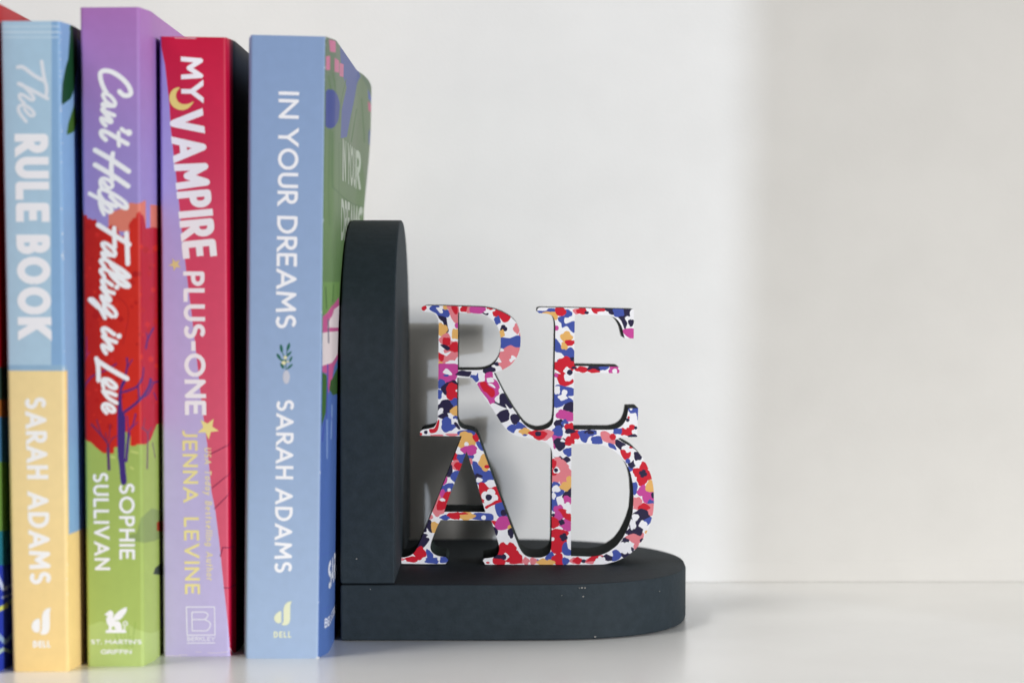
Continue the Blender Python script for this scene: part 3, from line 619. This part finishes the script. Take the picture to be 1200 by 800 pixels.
l_.new(nz1.outputs["Fac"], ad_.inputs[0]); l_.new(nz2.outputs["Fac"], ad_.inputs[1]); l_.new(ad_.outputs[0], bp_.inputs["Height"]); l_.new(bp_.outputs["Normal"], b_.inputs["Normal"])
ends = d_shape(2.6, 2.0)
base_o = [lp(XL, YF, .3), ] + [lp(XR - HB + a * HB, YM + c * HB, .3) for a, c in ends] + [lp(XL, YB, .3)]
base = weighted(link('base', slab('base', base_o, (0, 0, (ZT - .3) * S)), M_SLATE, be))
ends_u = d_shape(2.3, 2.05)
up_o = [lp(XL, YF + .1, ZT + .25)] + [lp(XL, YM + c * (HB - .1), TOP - HB + a * HB) for a, c in ends_u] + [lp(XL, YB - .1, ZT + .25)]
upright = weighted(link('upright', slab('upright', up_o, (19.2 * S, 0, 0)), M_SLATE, be))
# chipped paint: tiny pale specks on the front of the base
M_CHIP, n_, l_, b_ = new_mat("bare_wood_chip", 0.8); b_.inputs["Base Color"].default_value = (0.34, 0.32, 0.29, 1)
bm = bmesh.new()
for u, v, r in ((682, 688.4, .34), (685.5, 688.2, .3), (679, 688.6, .22), (683.5, 698.5, .3), (658.5, 697.4, .16), (697.5, 745.8, .3), (418, 654.5, .25), (434, 690, .22), (773, 692.5, .18)):
    x, y, z = at_y(u, v, YF)
    if x > 25:                                              # on the curved end
        k = max(0.0, 1 - ((x - (XR - HB)) / HB) ** 2.6) ** (1 / 2.6); y = YM - HB * k
        x, y, z = at_y(u, v, y)
    n = 7; c = bm.verts.new(lp(x, y - .14, z)); ring = []
    for k in range(n):
        a = 2 * math.pi * k / n; rr = r * random.uniform(.6, 1.3); ring.append(bm.verts.new(lp(x + rr * math.cos(a), y - .03, z + rr * math.sin(a) * .8)))
    for k in range(n): bm.faces.new((c, ring[k], ring[(k + 1) % n]))
chips = link('paint_chips', bm_mesh(bm, 'paint_chips'), M_CHIP, base); chips['kind'] = 'stuff'

# ---- the letters R E A D, one cut-out block
OUT = [(493.9,360.7),(497.3,358.6),(520,358.8),(566.5,360.3),(573,361.3),(580.2,362.9),(589.2,366.3),(598.2,371.4),(605,378.1),(608.9,387.1),(610.3,397.2),(609.5,408.5),(606.1,418.6),(599.4,427.6),(589.2,433.8),(578.8,437.6),
 (590.9,461.5),(601.6,479.5),(610.6,493),(616.2,499.6),(623,503.4),(629.7,505),(636.2,504.2),(643.6,501.4),(648,496.4),(649.2,486.2),(650,430),(650.9,384),(650.6,378),(649.2,373),(646.4,369.7),(640.7,367.8),(631.7,367.4),(629.5,365.4),(630,362),(632.3,360.7),
 (690,361.6),(742.9,362.9),(742.6,397.2),(732.2,396.7),(730.5,391.6),(729.4,384.9),(726,378.1),(721.5,373.1),(714.8,370.3),(701.2,369.6),(673.6,369.2),(673.2,400),(672.8,429),(674.5,429.3),(724.5,430.2),(726,431),(725.8,437.7),(673,437.3),(671.9,475),(671.7,503.7),(717,503.9),(726,501.4),(731.6,496.4),(735,488.5),(736.4,478.9),(747.9,478.6),(746.6,512.3),(729,512.6),
 (724,514.2),(732.1,519.7),(742.3,525.3),(751.3,533.8),(758,545),(763.1,557.4),(765.9,572),(766.4,587.8),(765.7,599.1),(763.1,610.4),(758,623.9),(752.4,634),(744.5,644.1),(734.4,652),(722,657.8),(708.5,661.4),(690,661.8),(568.7,661.6),
 (565.9,657),(567.6,654.5),(574,653.8),(580,652.6),(584,649.2),(585.6,643),(583.4,634),(581.1,627.3),(575.6,609.8),(516.4,609.5),(512.8,616),(508.3,627.3),(505,636),(504,643),(507.2,648.6),(513.4,651.8),(522.4,652.8),(525.5,656.5),(522,660.8),(495,661),(470.6,660.6),(470.2,653.6),(477.4,652.6),(483.6,649.8),(487.5,645),(493,633),(503.8,607),(511.1,588.9),(523.5,557.4),(541.2,511.4),
 (515,511.2),(492.3,510.6),(492.2,506.5),(495,503.7),(502.4,502.6),(508.6,500.9),(511.9,496.4),(513.1,489),(513.6,440),(514.2,379.5),(513.1,373.1),(510.3,368.6),(505.8,366.4),(497.9,366),(494.3,364.6)]
H1 = [(536.7,366.7),(560,368),(566.8,369.1),(573.5,372.5),(580.2,378.7),(584.2,384.9),(586.8,395),(587,406.3),(585.3,416.4),(581.4,424.3),(574.6,430.4),(566.8,433.4),(560,434),(536.5,434)]
H2 = [(535.9,442.9),(553,442.9),(557.5,448),(569.3,468.8),(573.5,473.9),(580.8,485.1),(587.6,496.4),(594.9,505.4),(601.6,509.6),(609.5,512.2),(618.5,513.4),(627.3,515.6),(639.6,518.4),(645.3,523.6),(647.3,531),(646.9,567.5),(646.3,640),(645,647),(640.8,651.2),(634,653.6),(625,653.6),(618,652.4),(612.6,648.8),(608.1,641),(601.4,624),(578.3,561.4),(560.9,513.5),(558.6,508.4),(554,505),(544,503.3),(539.5,500.9),(536.7,496.4),(535.7,488.5)]
H3 = [(546.8,529),(555.3,554),(565.4,588.9),(568.9,600.2),(520.4,599.9),(528,577.6),(538.1,552.9)]
H4 = [(669.7,520.4),(695,520.5),(708.5,522.5),(717.5,527),(726.5,533.8),(733.3,542.8),(738.9,554),(741.7,567.5),(742.5,584.4),(741.3,602.5),(736.6,617.1),(729.9,630.6),(723.1,639.6),(711.9,647.5),(701.8,651.2),(692,652.4),(668.9,651.6)]
loops_px = [chaikin(l, 2) for l in (OUT, H1, H2, H3, H4)]

INK = dict(W=(242, 240, 242), R=(206, 20, 44), S=(228, 128, 136), M=(200, 68, 150), B=(64, 82, 164), N=(34, 26, 62), Y=(232, 178, 100), K=(14, 20, 22))
FL = []
class Tile:
    def __init__(s, ox, oy): s.o = (ox, oy)
    def blob(s, x, y, rx, ry, rot, c):
        """a hand-painted petal: an ellipse with an uneven, lobed edge"""
        k = (1.2 if max(rx, ry) > 24 else 1.08) if c != 'W' else 1.0; am = 0.13 if max(rx, ry) > 30 else 0.05
        f1, f2, m = random.uniform(0, 6.3), random.uniform(0, 6.3), random.choice((3, 4))
        cs, sn = math.cos(rot), math.sin(rot); out = []
        for i in range(24):
            a = 2 * math.pi * i / 24; r = k * (1 + am * math.sin(m * a + f1) + am * .4 * math.sin(7 * a + f2))
            px_, py_ = rx * r * math.cos(a), ry * r * math.sin(a); out.append((x + px_ * cs - py_ * sn, y + px_ * sn + py_ * cs))
        FL.append((zpoly(out, *s.o, 8.889), c))
    def C(s, c, *a):
        for i in range(0, len(a), 3): s.blob(a[i], a[i + 1], a[i + 2], a[i + 2], 0, c)
    def E(s, c, x, y, rx, ry, rot=0): s.blob(x, y, rx, ry, rot, c)
    def P(s, c, *p): FL.append((catmull(zpoly(p, *s.o, 8.889), 3, True), c))
    def F(s, c, x, y, r, n, rot=0.3): FL.append((zpoly(flower(x, y, r, n, rot), *s.o, 8.889), c))
t = Tile(490, 350)
t.C('R', 58, 98, 26); t.P('B', (115,110),(150,75),(220,80),(230,110),(300,115),(330,150),(325,185),(300,200),(220,200),(190,160),(150,140)); t.P('W', (185,100),(215,95),(240,80),(265,85),(250,110),(258,150),(230,155),(205,125))
t.P('Y', (260,80),(310,78),(315,110),(270,118)); t.P('S', (300,80),(420,80),(420,270),(395,270),(350,215),(325,150),(310,110)); t.P('R', (345,85),(405,85),(412,150),(390,170),(360,130))
t.P('N', (210,180),(290,200),(300,240),(310,300),(320,340),(285,370),(270,300),(260,250),(225,220)); t.E('Y', 245,330,52,58); t.C('M', 410,285,25); t.E('Y', 395,372,40,48)
t.C('S', 285,430,52, 370,510,58, 330,600,68, 240,620,60); t.C('R', 295,450,38, 375,510,45); t.E('R', 240,600,30,45); t.P('W', (205,525),(260,540),(280,572),(345,552),(300,600),(270,590),(212,560)); t.P('N', (230,485),(265,480),(300,490),(335,520),(310,545),(280,530),(250,505))
t.E('W', 345,675,60,28); t.C('Y', 230,690,28)
t.E('R', 490,110,45,30); t.P('S', (520,80),(560,80),(556,150),(505,150)); t.P('M', (555,80),(695,85),(685,155),(545,150))
t = Tile(490, 430)
t.P('M', (200,-20),(310,-30),(415,-20),(412,80),(380,150),(310,172),(250,150),(205,130)); t.P('W', (270,40),(300,20),(355,75),(330,90),(260,65)); t.E('B', 292,92,25,10)
t.E('N', 480,72,72,26); t.E('B', 600,110,45,38); t.E('W', 585,65,35,25); t.E('W', 662,100,38,60)
t.E('B', 240,185,48,42); t.C('N', 340,235,75); t.C('R', 375,262,76); t.C('W', 402,250,12); t.E('B', 210,285,35,45)
t.E('B', 380,378,40,42); t.E('N', 285,420,72,60); t.P('W', (225,435),(255,432),(262,450),(255,480),(275,500),(215,512),(200,480)); t.P('N', (200,515),(280,475),(312,500),(310,530),(280,550),(215,530)); t.P('Y', (330,470),(345,440),(410,405),(410,508),(365,505))
t.C('B', 388,535,24, 312,605,64); t.C('W', 375,570,32); t.P('N', (372,590),(400,580),(440,640),(420,652)); t.P('R', (205,560),(222,560),(215,625),(190,680),(130,692),(115,650),(170,640)); t.C('N', 80,683,18); t.C('R', 28,702,14); t.E('S', 360,708,62,12); t.E('S', 200,714,60,8)
t.P('B', (405,690),(440,665),(560,660),(595,690),(580,715),(540,724),(440,716)); t.C('R', 605,735,34)
t = Tile(560, 350)
t.P('M', (-5,90),(65,95),(50,150),(-5,150)); t.P('N', (40,150),(110,155),(100,178),(70,170)); t.P('R', (85,95),(180,105),(260,140),(340,185),(315,240),(265,250),(225,200),(160,185),(150,150))
t.P('W', (60,140),(95,125),(110,110),(130,125),(175,110),(180,130),(150,145),(160,180),(130,170),(110,150),(80,160)); t.E('B', 203,230,28,38); t.F('N', 268,315,40,3); t.E('Y', 250,368,25,35); t.E('S', 407,315,32,44); t.E('S', 445,378,16,24)
t.P('B', (235,410),(330,415),(400,388),(445,400),(450,500),(400,512),(330,495),(275,545),(235,510)); t.P('S', (290,510),(340,488),(390,510),(445,520),(440,600),(400,640),(350,690),(260,745),(210,690),(232,640),(212,600),(235,555))
t.P('W', (325,640),(345,625),(350,595),(375,600),(400,625),(370,645),(345,668)); t.P('W', (192,640),(215,625),(248,662),(220,668)); t.P('W', (232,540),(250,520),(275,545),(240,555)); t.P('N', (90,720),(150,690),(200,660),(218,700),(180,762),(60,775),(60,730)); t.P('W', (140,705),(170,690),(190,705),(230,705),(250,740),(200,762),(170,740),(160,720))
t = Tile(560, 430)
t.P('N', (60,30),(170,10),(180,50),(120,60),(80,80)); t.E('W', 45,110,32,50)
t.P('M', (75,75),(150,55),(160,120),(200,150),(230,220),(220,290),(180,330),(180,380),(130,392),(100,340),(60,290),(-5,200),(10,160),(70,150)); t.E('W', 130,140,40,28); t.P('R', (20,170),(80,155),(110,200),(170,240),(175,300),(140,320),(90,270),(55,250)); t.P('W', (105,180),(150,180),(185,220),(160,216))
t.C('W', 245,250,30); t.P('W', (172,340),(210,298),(228,330),(215,372)); t.P('N', (225,300),(270,275),(320,320),(370,410),(330,440),(260,420),(180,382),(180,362),(225,380))
t.P('W', (285,390),(312,415),(335,440),(372,430),(398,460),(375,500),(340,512),(300,480),(200,470),(170,490),(125,410),(160,380),(220,405),(300,440)); t.E('N', 252,520,78,50,-.45); t.P('N', (335,520),(380,490),(440,520),(435,560),(400,602),(360,590))
t.P('B', (300,640),(350,600),(400,605),(430,572),(515,640),(450,652),(400,650),(380,692),(330,672)); t.P('W', (378,690),(400,655),(450,650),(468,710),(440,738),(390,718)); t.E('Y', 490,675,52,30); t.C('S', 700,705,40); t.P('R', (518,690),(570,668),(620,655),(690,675),(700,712),(640,765),(590,735)); t.C('N', 632,697,28); t.E('B', 490,712,22,10)
t = Tile(625, 350)
t.P('B', (40,130),(130,130),(160,105),(235,110),(235,152),(150,152),(60,158)); t.E('Y', 140,155,38,14); t.C('Y', 215,182,38); t.C('B', 360,160,36); t.P('B', (258,200),(330,180),(320,230),(340,265),(430,238),(430,355),(390,340),(350,290),(300,308),(290,260),(265,240))
t.P('R', (230,100),(300,90),(345,140),(320,178),(270,186),(235,160)); t.C('M', 240,310,24); t.E('S', 450,135,32,25); t.E('R', 505,132,46,32); t.E('N', 555,150,22,15); t.P('R', (610,100),(720,95),(720,155),(640,158)); t.E('W', 690,158,25,20)
t.P('B', (225,420),(270,460),(300,510),(340,530),(390,508),(428,550),(430,610),(370,622),(340,628),(290,570),(225,550)); t.E('Y', 345,405,52,50); t.E('Y', 325,495,32,35); t.E('R', 382,462,46,26); t.C('B', 265,658,20)
t.P('N', (362,625),(428,615),(420,668),(400,668)); t.C('R', 330,680,62, 265,712,50, 392,700,44, 290,750,60)
t = Tile(625, 430)
t.P('R', (235,60),(300,60),(330,115),(370,155),(410,128),(418,165),(370,195),(310,207),(265,172)); t.C('W', 352,42,36, 355,112,38); t.C('N', 380,60,25); t.P('W', (222,28),(285,76),(225,60)); t.C('M', 238,92,20)
t.E('R', 510,30,62,26); t.E('N', 640,18,66,28); t.E('R', 640,50,46,12); t.E('N', 425,12,25,12); t.E('B', 705,22,22,16)
t.P('B', (235,190),(330,205),(420,228),(420,300),(360,310),(415,352),(400,402),(330,390),(300,412),(218,422),(218,290)); t.E('W', 248,245,32,46); t.C('W', 325,268,30); t.E('W', 305,320,48,32)
t.P('N', (330,390),(415,368),(412,480),(370,466),(310,450)); t.E('M', 340,510,92,45,.2); t.E('N', 268,600,42,46); t.E('B', 328,590,30,35); t.C('W', 330,605,13)
t.P('M', (165,660),(210,680),(300,700),(290,740),(240,780),(240,840),(212,852),(202,760)); t.C('B', 255,672,48); t.C('R', 378,640,46, 432,710,45, 370,775,36); t.E('N', 380,672,46,22)
t.E('S', 120,705,72,48); t.E('R', 62,712,66,40); t.E('N', 50,698,28,22)
t.P('B', (470,670),(640,660),(655,690),(600,720),(572,742),(550,792),(500,772),(480,722)); t.E('N', 590,680,50,20); t.E('B', 662,760,50,36)
t = Tile(625, 500)
t.E('N', 280,180,56,56); t.P('W', (282,155),(335,160),(300,128)); t.C('R', 378,155,42); t.E('B', 365,265,44,38); t.P('N', (200,310),(250,322),(280,305),(310,330),(350,310),(390,350),(340,380),(290,370),(240,330))
t.C('S', 240,370,45, 300,412,52, 342,480,50, 320,550,52, 240,510,62, 260,440,60); t.E('R', 210,390,26,42); t.E('R', 212,482,28,26); t.C('W', 243,457,34); t.C('N', 236,455,20)
t.P('B', (190,600),(260,585),(300,640),(325,680),(290,720),(240,740),(250,800),(260,860),(190,870)); t.E('W', 235,650,46,36); t.E('W', 210,722,24,36); t.P('N', (328,680),(400,612),(398,735),(330,752),(298,732)); t.E('Y', 380,570,30,50); t.E('Y', 335,625,50,38)
t = Tile(625, 580)
t.C('M', 352,62,44); t.P('W', (258,30),(290,18),(318,60),(312,112),(268,126)); t.F('W', 352,118,44,4); t.C('M', 265,160,46, 265,222,46, 348,312,58); t.P('R', (258,150),(330,150),(395,210),(395,275),(320,240),(288,190)); t.E('W', 368,178,28,18)
t.P('R', (188,230),(240,245),(272,280),(260,330),(188,348)); t.F('N', 295,285,34,4); t.C('N', 208,210,16); t.P('W', (212,360),(270,326),(310,362)); t.P('R', (188,368),(330,370),(372,400),(342,440),(350,490),(310,520),(300,597),(188,592)); t.F('N', 315,440,44,4); t.C('W', 200,460,20)
t.P('B', (305,520),(345,488),(362,555),(395,580),(395,628),(330,628),(298,590)); t.P('B', (130,640),(190,588),(218,640),(200,692),(130,680)); t.C('R', 255,672,54); t.C('B', 335,690,33); t.C('B', 40,690,20); t.C('S', 0,690,32); t.E('Y', 100,702,54,30); t.E('Y', 175,706,42,26)
t.E('S', 420,685,32,28); t.E('R', 462,685,42,30); t.E('N', 525,690,24,18); t.E('S', 590,692,42,24); t.E('R', 640,662,74,22,-.25); t.F('W', 680,692,46,5)
t = Tile(690, 350)
t.P('R', (30,95),(165,100),(172,130),(90,157),(50,152)); t.P('N', (165,98),(330,100),(480,102),(480,335),(385,338),(340,240),(280,180),(220,166)); t.E('W', 150,158,64,22); t.E('B', 310,142,50,46)
t.P('W', (428,140),(475,112),(478,325),(388,322),(402,260),(375,210),(400,185),(430,190)); t.E('N', 440,255,26,32); t.P('M', (358,325),(478,318),(478,425),(430,418),(368,372))
t.P('N', (0,708),(115,715),(110,752),(60,762),(0,752)); t.E('R', 45,757,46,18); t.E('B', 158,722,42,20); t.F('M', 262,748,60,5); t.C('W', 270,758,26)
t = Tile(690, 430)
t.P('B', (405,425),(520,425),(520,545),(490,545),(430,482)); t.C('W', 440,442,14, 460,527,46, 465,592,46); t.C('N', 405,555,18); t.C('R', 415,528,12); t.E('W', 380,612,32,36); t.C('R', 450,632,27, 360,676,32, 412,682,36); t.C('N', 488,637,16); t.C('W', 482,686,33); t.E('N', 460,722,42,16)
t.E('B', 300,672,42,28); t.P('S', (122,680),(190,678),(240,722),(282,802),(200,792),(140,762)); t.E('R', 250,737,26,33); t.P('B', (38,772),(80,740),(130,750),(140,802),(38,802)); t.E('B', 30,692,42,25); t.E('N', 20,686,30,15)
t = Tile(695, 500)
t.P('B', (160,170),(220,190),(245,245),(210,232),(165,212)); t.P('S', (85,55),(140,50),(160,90),(220,130),(238,182),(190,177),(150,132),(90,112)); t.C('R', 205,108,28); t.P('N', (238,132),(300,160),(345,190),(300,212),(295,252),(260,222),(232,190))
t.P('R', (282,250),(330,243),(352,275),(392,263),(388,312),(345,352),(308,322)); t.E('R', 395,218,20,12); t.E('N', 466,305,36,43); t.E('B', 362,360,24,24); t.E('B', 392,432,22,32); t.P('N', (358,390),(400,370),(422,348),(428,385),(442,410),(400,437),(373,415)); t.E('B', 430,640,29,56)
t.C('R', 535,420,43, 580,512,43, 510,562,48, 460,475,40, 520,490,42); t.F('N', 520,490,44,4); t.C('M', 520,675,50, 580,722,62, 588,760,42); t.E('Y', 597,625,42,54); t.E('N', 622,715,15,26); t.E('S', 455,787,45,42)
t = Tile(695, 580)
t.E('S', 455,75,46,42); t.E('B', 602,95,36,36); t.E('S', 470,132,42,22); t.E('S', 572,152,72,57); t.E('R', 530,132,50,36); t.E('N', 500,220,82,57); t.P('B', (508,275),(602,228),(610,272),(560,322),(520,290)); t.C('N', 455,330,60, 460,387,50); t.E('N', 385,390,38,32); t.C('W', 440,235,38); t.E('W', 415,310,33,54); t.E('W', 520,310,42,42); t.C('Y', 557,390,18)
t.P('S', (330,440),(420,403),(490,430),(520,390),(530,430),(498,492),(450,512),(400,492),(368,462)); t.C('N', 510,476,22); t.C('N', 335,485,33); t.E('N', 330,622,45,26); t.P('N', (392,560),(402,543),(428,565),(410,594)); t.C('S', 455,537,30); t.F('W', 330,550,67,5); t.P('B', (188,600),(240,568),(294,620),(270,672),(200,692),(183,640)); t.E('N', 150,652,46,32); t.P('W', (138,610),(190,585),(205,640)); t.E('R', 40,655,52,22); t.F('W', 80,692,57,6)
t = Tile(465, 500)
t.P('R', (580,350),(620,262),(642,310),(640,362)); t.E('B', 675,322,40,46); t.C('S', 608,402,44); t.C('R', 650,412,42); t.P('N', (512,510),(568,392),(582,480),(560,525)); t.P('B', (555,525),(600,465),(660,470),(625,575),(590,572)); t.P('M', (478,610),(522,515),(522,580)); t.C('B', 550,632,40, 495,645,32); t.P('M', (430,710),(480,650),(502,690),(460,752)); t.P('R', (500,690),(570,678),(545,790),(500,800),(460,802)); t.P('S', (392,810),(436,700),(468,770),(440,830)); t.E('W', 480,767,26,15); t.C('W', 545,660,18)
t = Tile(465, 580)
t.C('S', 430,152,58); t.C('R', 465,110,46); t.E('W', 475,52,28,16); t.C('S', 352,230,24); t.P('N', (340,256),(280,350),(250,420),(190,500),(160,560),(262,562),(342,470),(372,400),(366,300)); t.E('Y', 397,340,36,54)
t.P('W', (270,395),(310,385),(312,345),(345,390),(395,400),(385,430),(350,472),(335,450),(305,440),(325,415)); t.C('R', 238,608,56); t.E('R', 150,672,62,26); t.C('W', 85,687,14); t.C('S', 58,672,13); t.E('B', 340,620,26,46,-.5); t.E('B', 370,682,66,30); t.E('B', 495,677,48,27); t.E('W', 438,662,16,24)
t.E('B', 505,236,46,22); t.E('R', 600,216,62,30)
t = Tile(535, 500)
t.P('B', (200,158),(240,155),(280,250),(245,242),(215,200)); t.P('B', (10,75),(60,48),(180,48),(190,90),(120,97),(30,92)); t.C('Y', 100,120,60, 60,190,42, 150,170,46); t.C('W', 103,185,24); t.C('R', 205,118,32); t.C('B', 150,312,27); t.E('B', 55,325,40,46); t.P('W', (-5,250),(30,215),(75,270),(60,290),(0,285)); t.E('M', 135,245,72,43); t.P('B', (160,370),(210,370),(230,400),(300,460),(350,458),(392,550),(320,572),(260,602),(218,602),(185,500)); t.E('Y', 285,370,44,64); t.C('Y', 300,432,30); t.E('R', 320,418,26,16); t.E('S', 145,365,19,29)
t.E('N', 220,520,40,23); t.E('W', 235,557,34,26); t.P('R', (230,600),(290,588),(340,640),(415,622),(445,680),(490,790),(400,802),(268,790)); t.P('W', (318,565),(390,560),(410,610),(345,640)); t.F('W', 345,735,90,4); t.C('N', 335,738,28)
t = Tile(535, 580)
t.P('R', (298,120),(360,90),(410,58),(475,58),(478,88),(400,102),(350,122),(310,147)); t.P('B', (398,110),(440,83),(490,88),(530,222),(460,237),(420,202)); t.C('N', 492,187,28); t.P('B', (150,240),(190,188),(300,190),(370,200),(388,240),(360,268),(200,258)); t.E('Y', 100,220,77,36); t.C('W', 282,237,25); t.E('R', 8,220,26,32); t.E('R', 60,195,50,10)
t.P('R', (362,268),(442,285),(410,332)); t.P('M', (438,235),(535,228),(568,310),(520,357),(440,367),(398,332)); t.C('Y', 555,337,22); t.P('N', (382,330),(432,370),(420,424),(398,402)); t.E('N', 567,395,27,46)
t.C('R', 490,560,52, 570,552,44, 540,620,62, 612,650,60, 452,672,62); t.E('R', 620,692,72,25); t.C('W', 510,642,35); t.C('N', 490,648,25); t.E('N', 428,643,36,20); t.E('W', 330,690,40,26); t.E('R', 326,706,18,10); t.C('S', 722,690,32)

YL = 794.6; TH = 25.0
def to_plane(p): q = at_y(p[0], p[1], YL); return (q[0], q[2])
loops = [[to_plane(p) for p in l] for l in loops_px]
zmin = min(p[1] for p in loops[0]); dz = ZT + 0.15 - zmin
loops = [[(a, max(ZT + .12, b + dz)) for a, b in l] for l in loops]
layers = [[(a, b + dz) for a, b in map(to_plane, p)] for p, c in FL]
vo, tris = art_cdt(loops, layers)
me = bpy.data.meshes.new('floral_face')
me.from_pydata([lp(v[0], YL - .12, v[1]) for v in vo], [], [f for f, _ in tris])
ca = me.color_attributes.new('ink', 'FLOAT_COLOR', 'CORNER')
for p, (f, k) in zip(me.polygons, tris):
    c = (*lin(INK[FL[k][1]] if k >= 0 else INK['W']), 1)
    for li in p.loop_indices: ca.data[li].color = c
# the dark block behind the floral paper
vo2, tr2 = art_cdt(loops, [])
bm = bmesh.new()
fr = [bm.verts.new(lp(v[0], YL, v[1])) for v in vo2]; bk = [bm.verts.new(lp(v[0], YL + TH, v[1])) for v in vo2]
cnt = {}
for f, _ in tr2:
    bm.faces.new([fr[i] for i in f]); bm.faces.new([bk[i] for i in reversed(f)])
    for i in range(3): e = (f[i], f[(i + 1) % 3]); cnt[e] = cnt.get(e, 0) + 1
for (a, b) in cnt:
    if (b, a) not in cnt: bm.faces.new((fr[b], fr[a], bk[a], bk[b]))
bmesh.ops.recalc_face_normals(bm, faces=bm.faces)
loose = [v for v in bm.verts if not v.link_faces]; bmesh.ops.delete(bm, geom=loose, context='VERTS')
M_SIDE, n_, l_, b_ = new_mat("dark_green_black_edge", 0.8, 0.12); mottle(M_SIDE, lin((20, 30, 28)), lin((30, 44, 40)), 60); noise_bump(M_SIDE.node_tree, b_, 300, .2)
me2 = bm_mesh(bm, 'letter_cutout'); smooth(me2, 30)
word = link('letter_cutout', me2, M_SIDE, be)
face = link('floral_face', me, M_FLORAL, word)
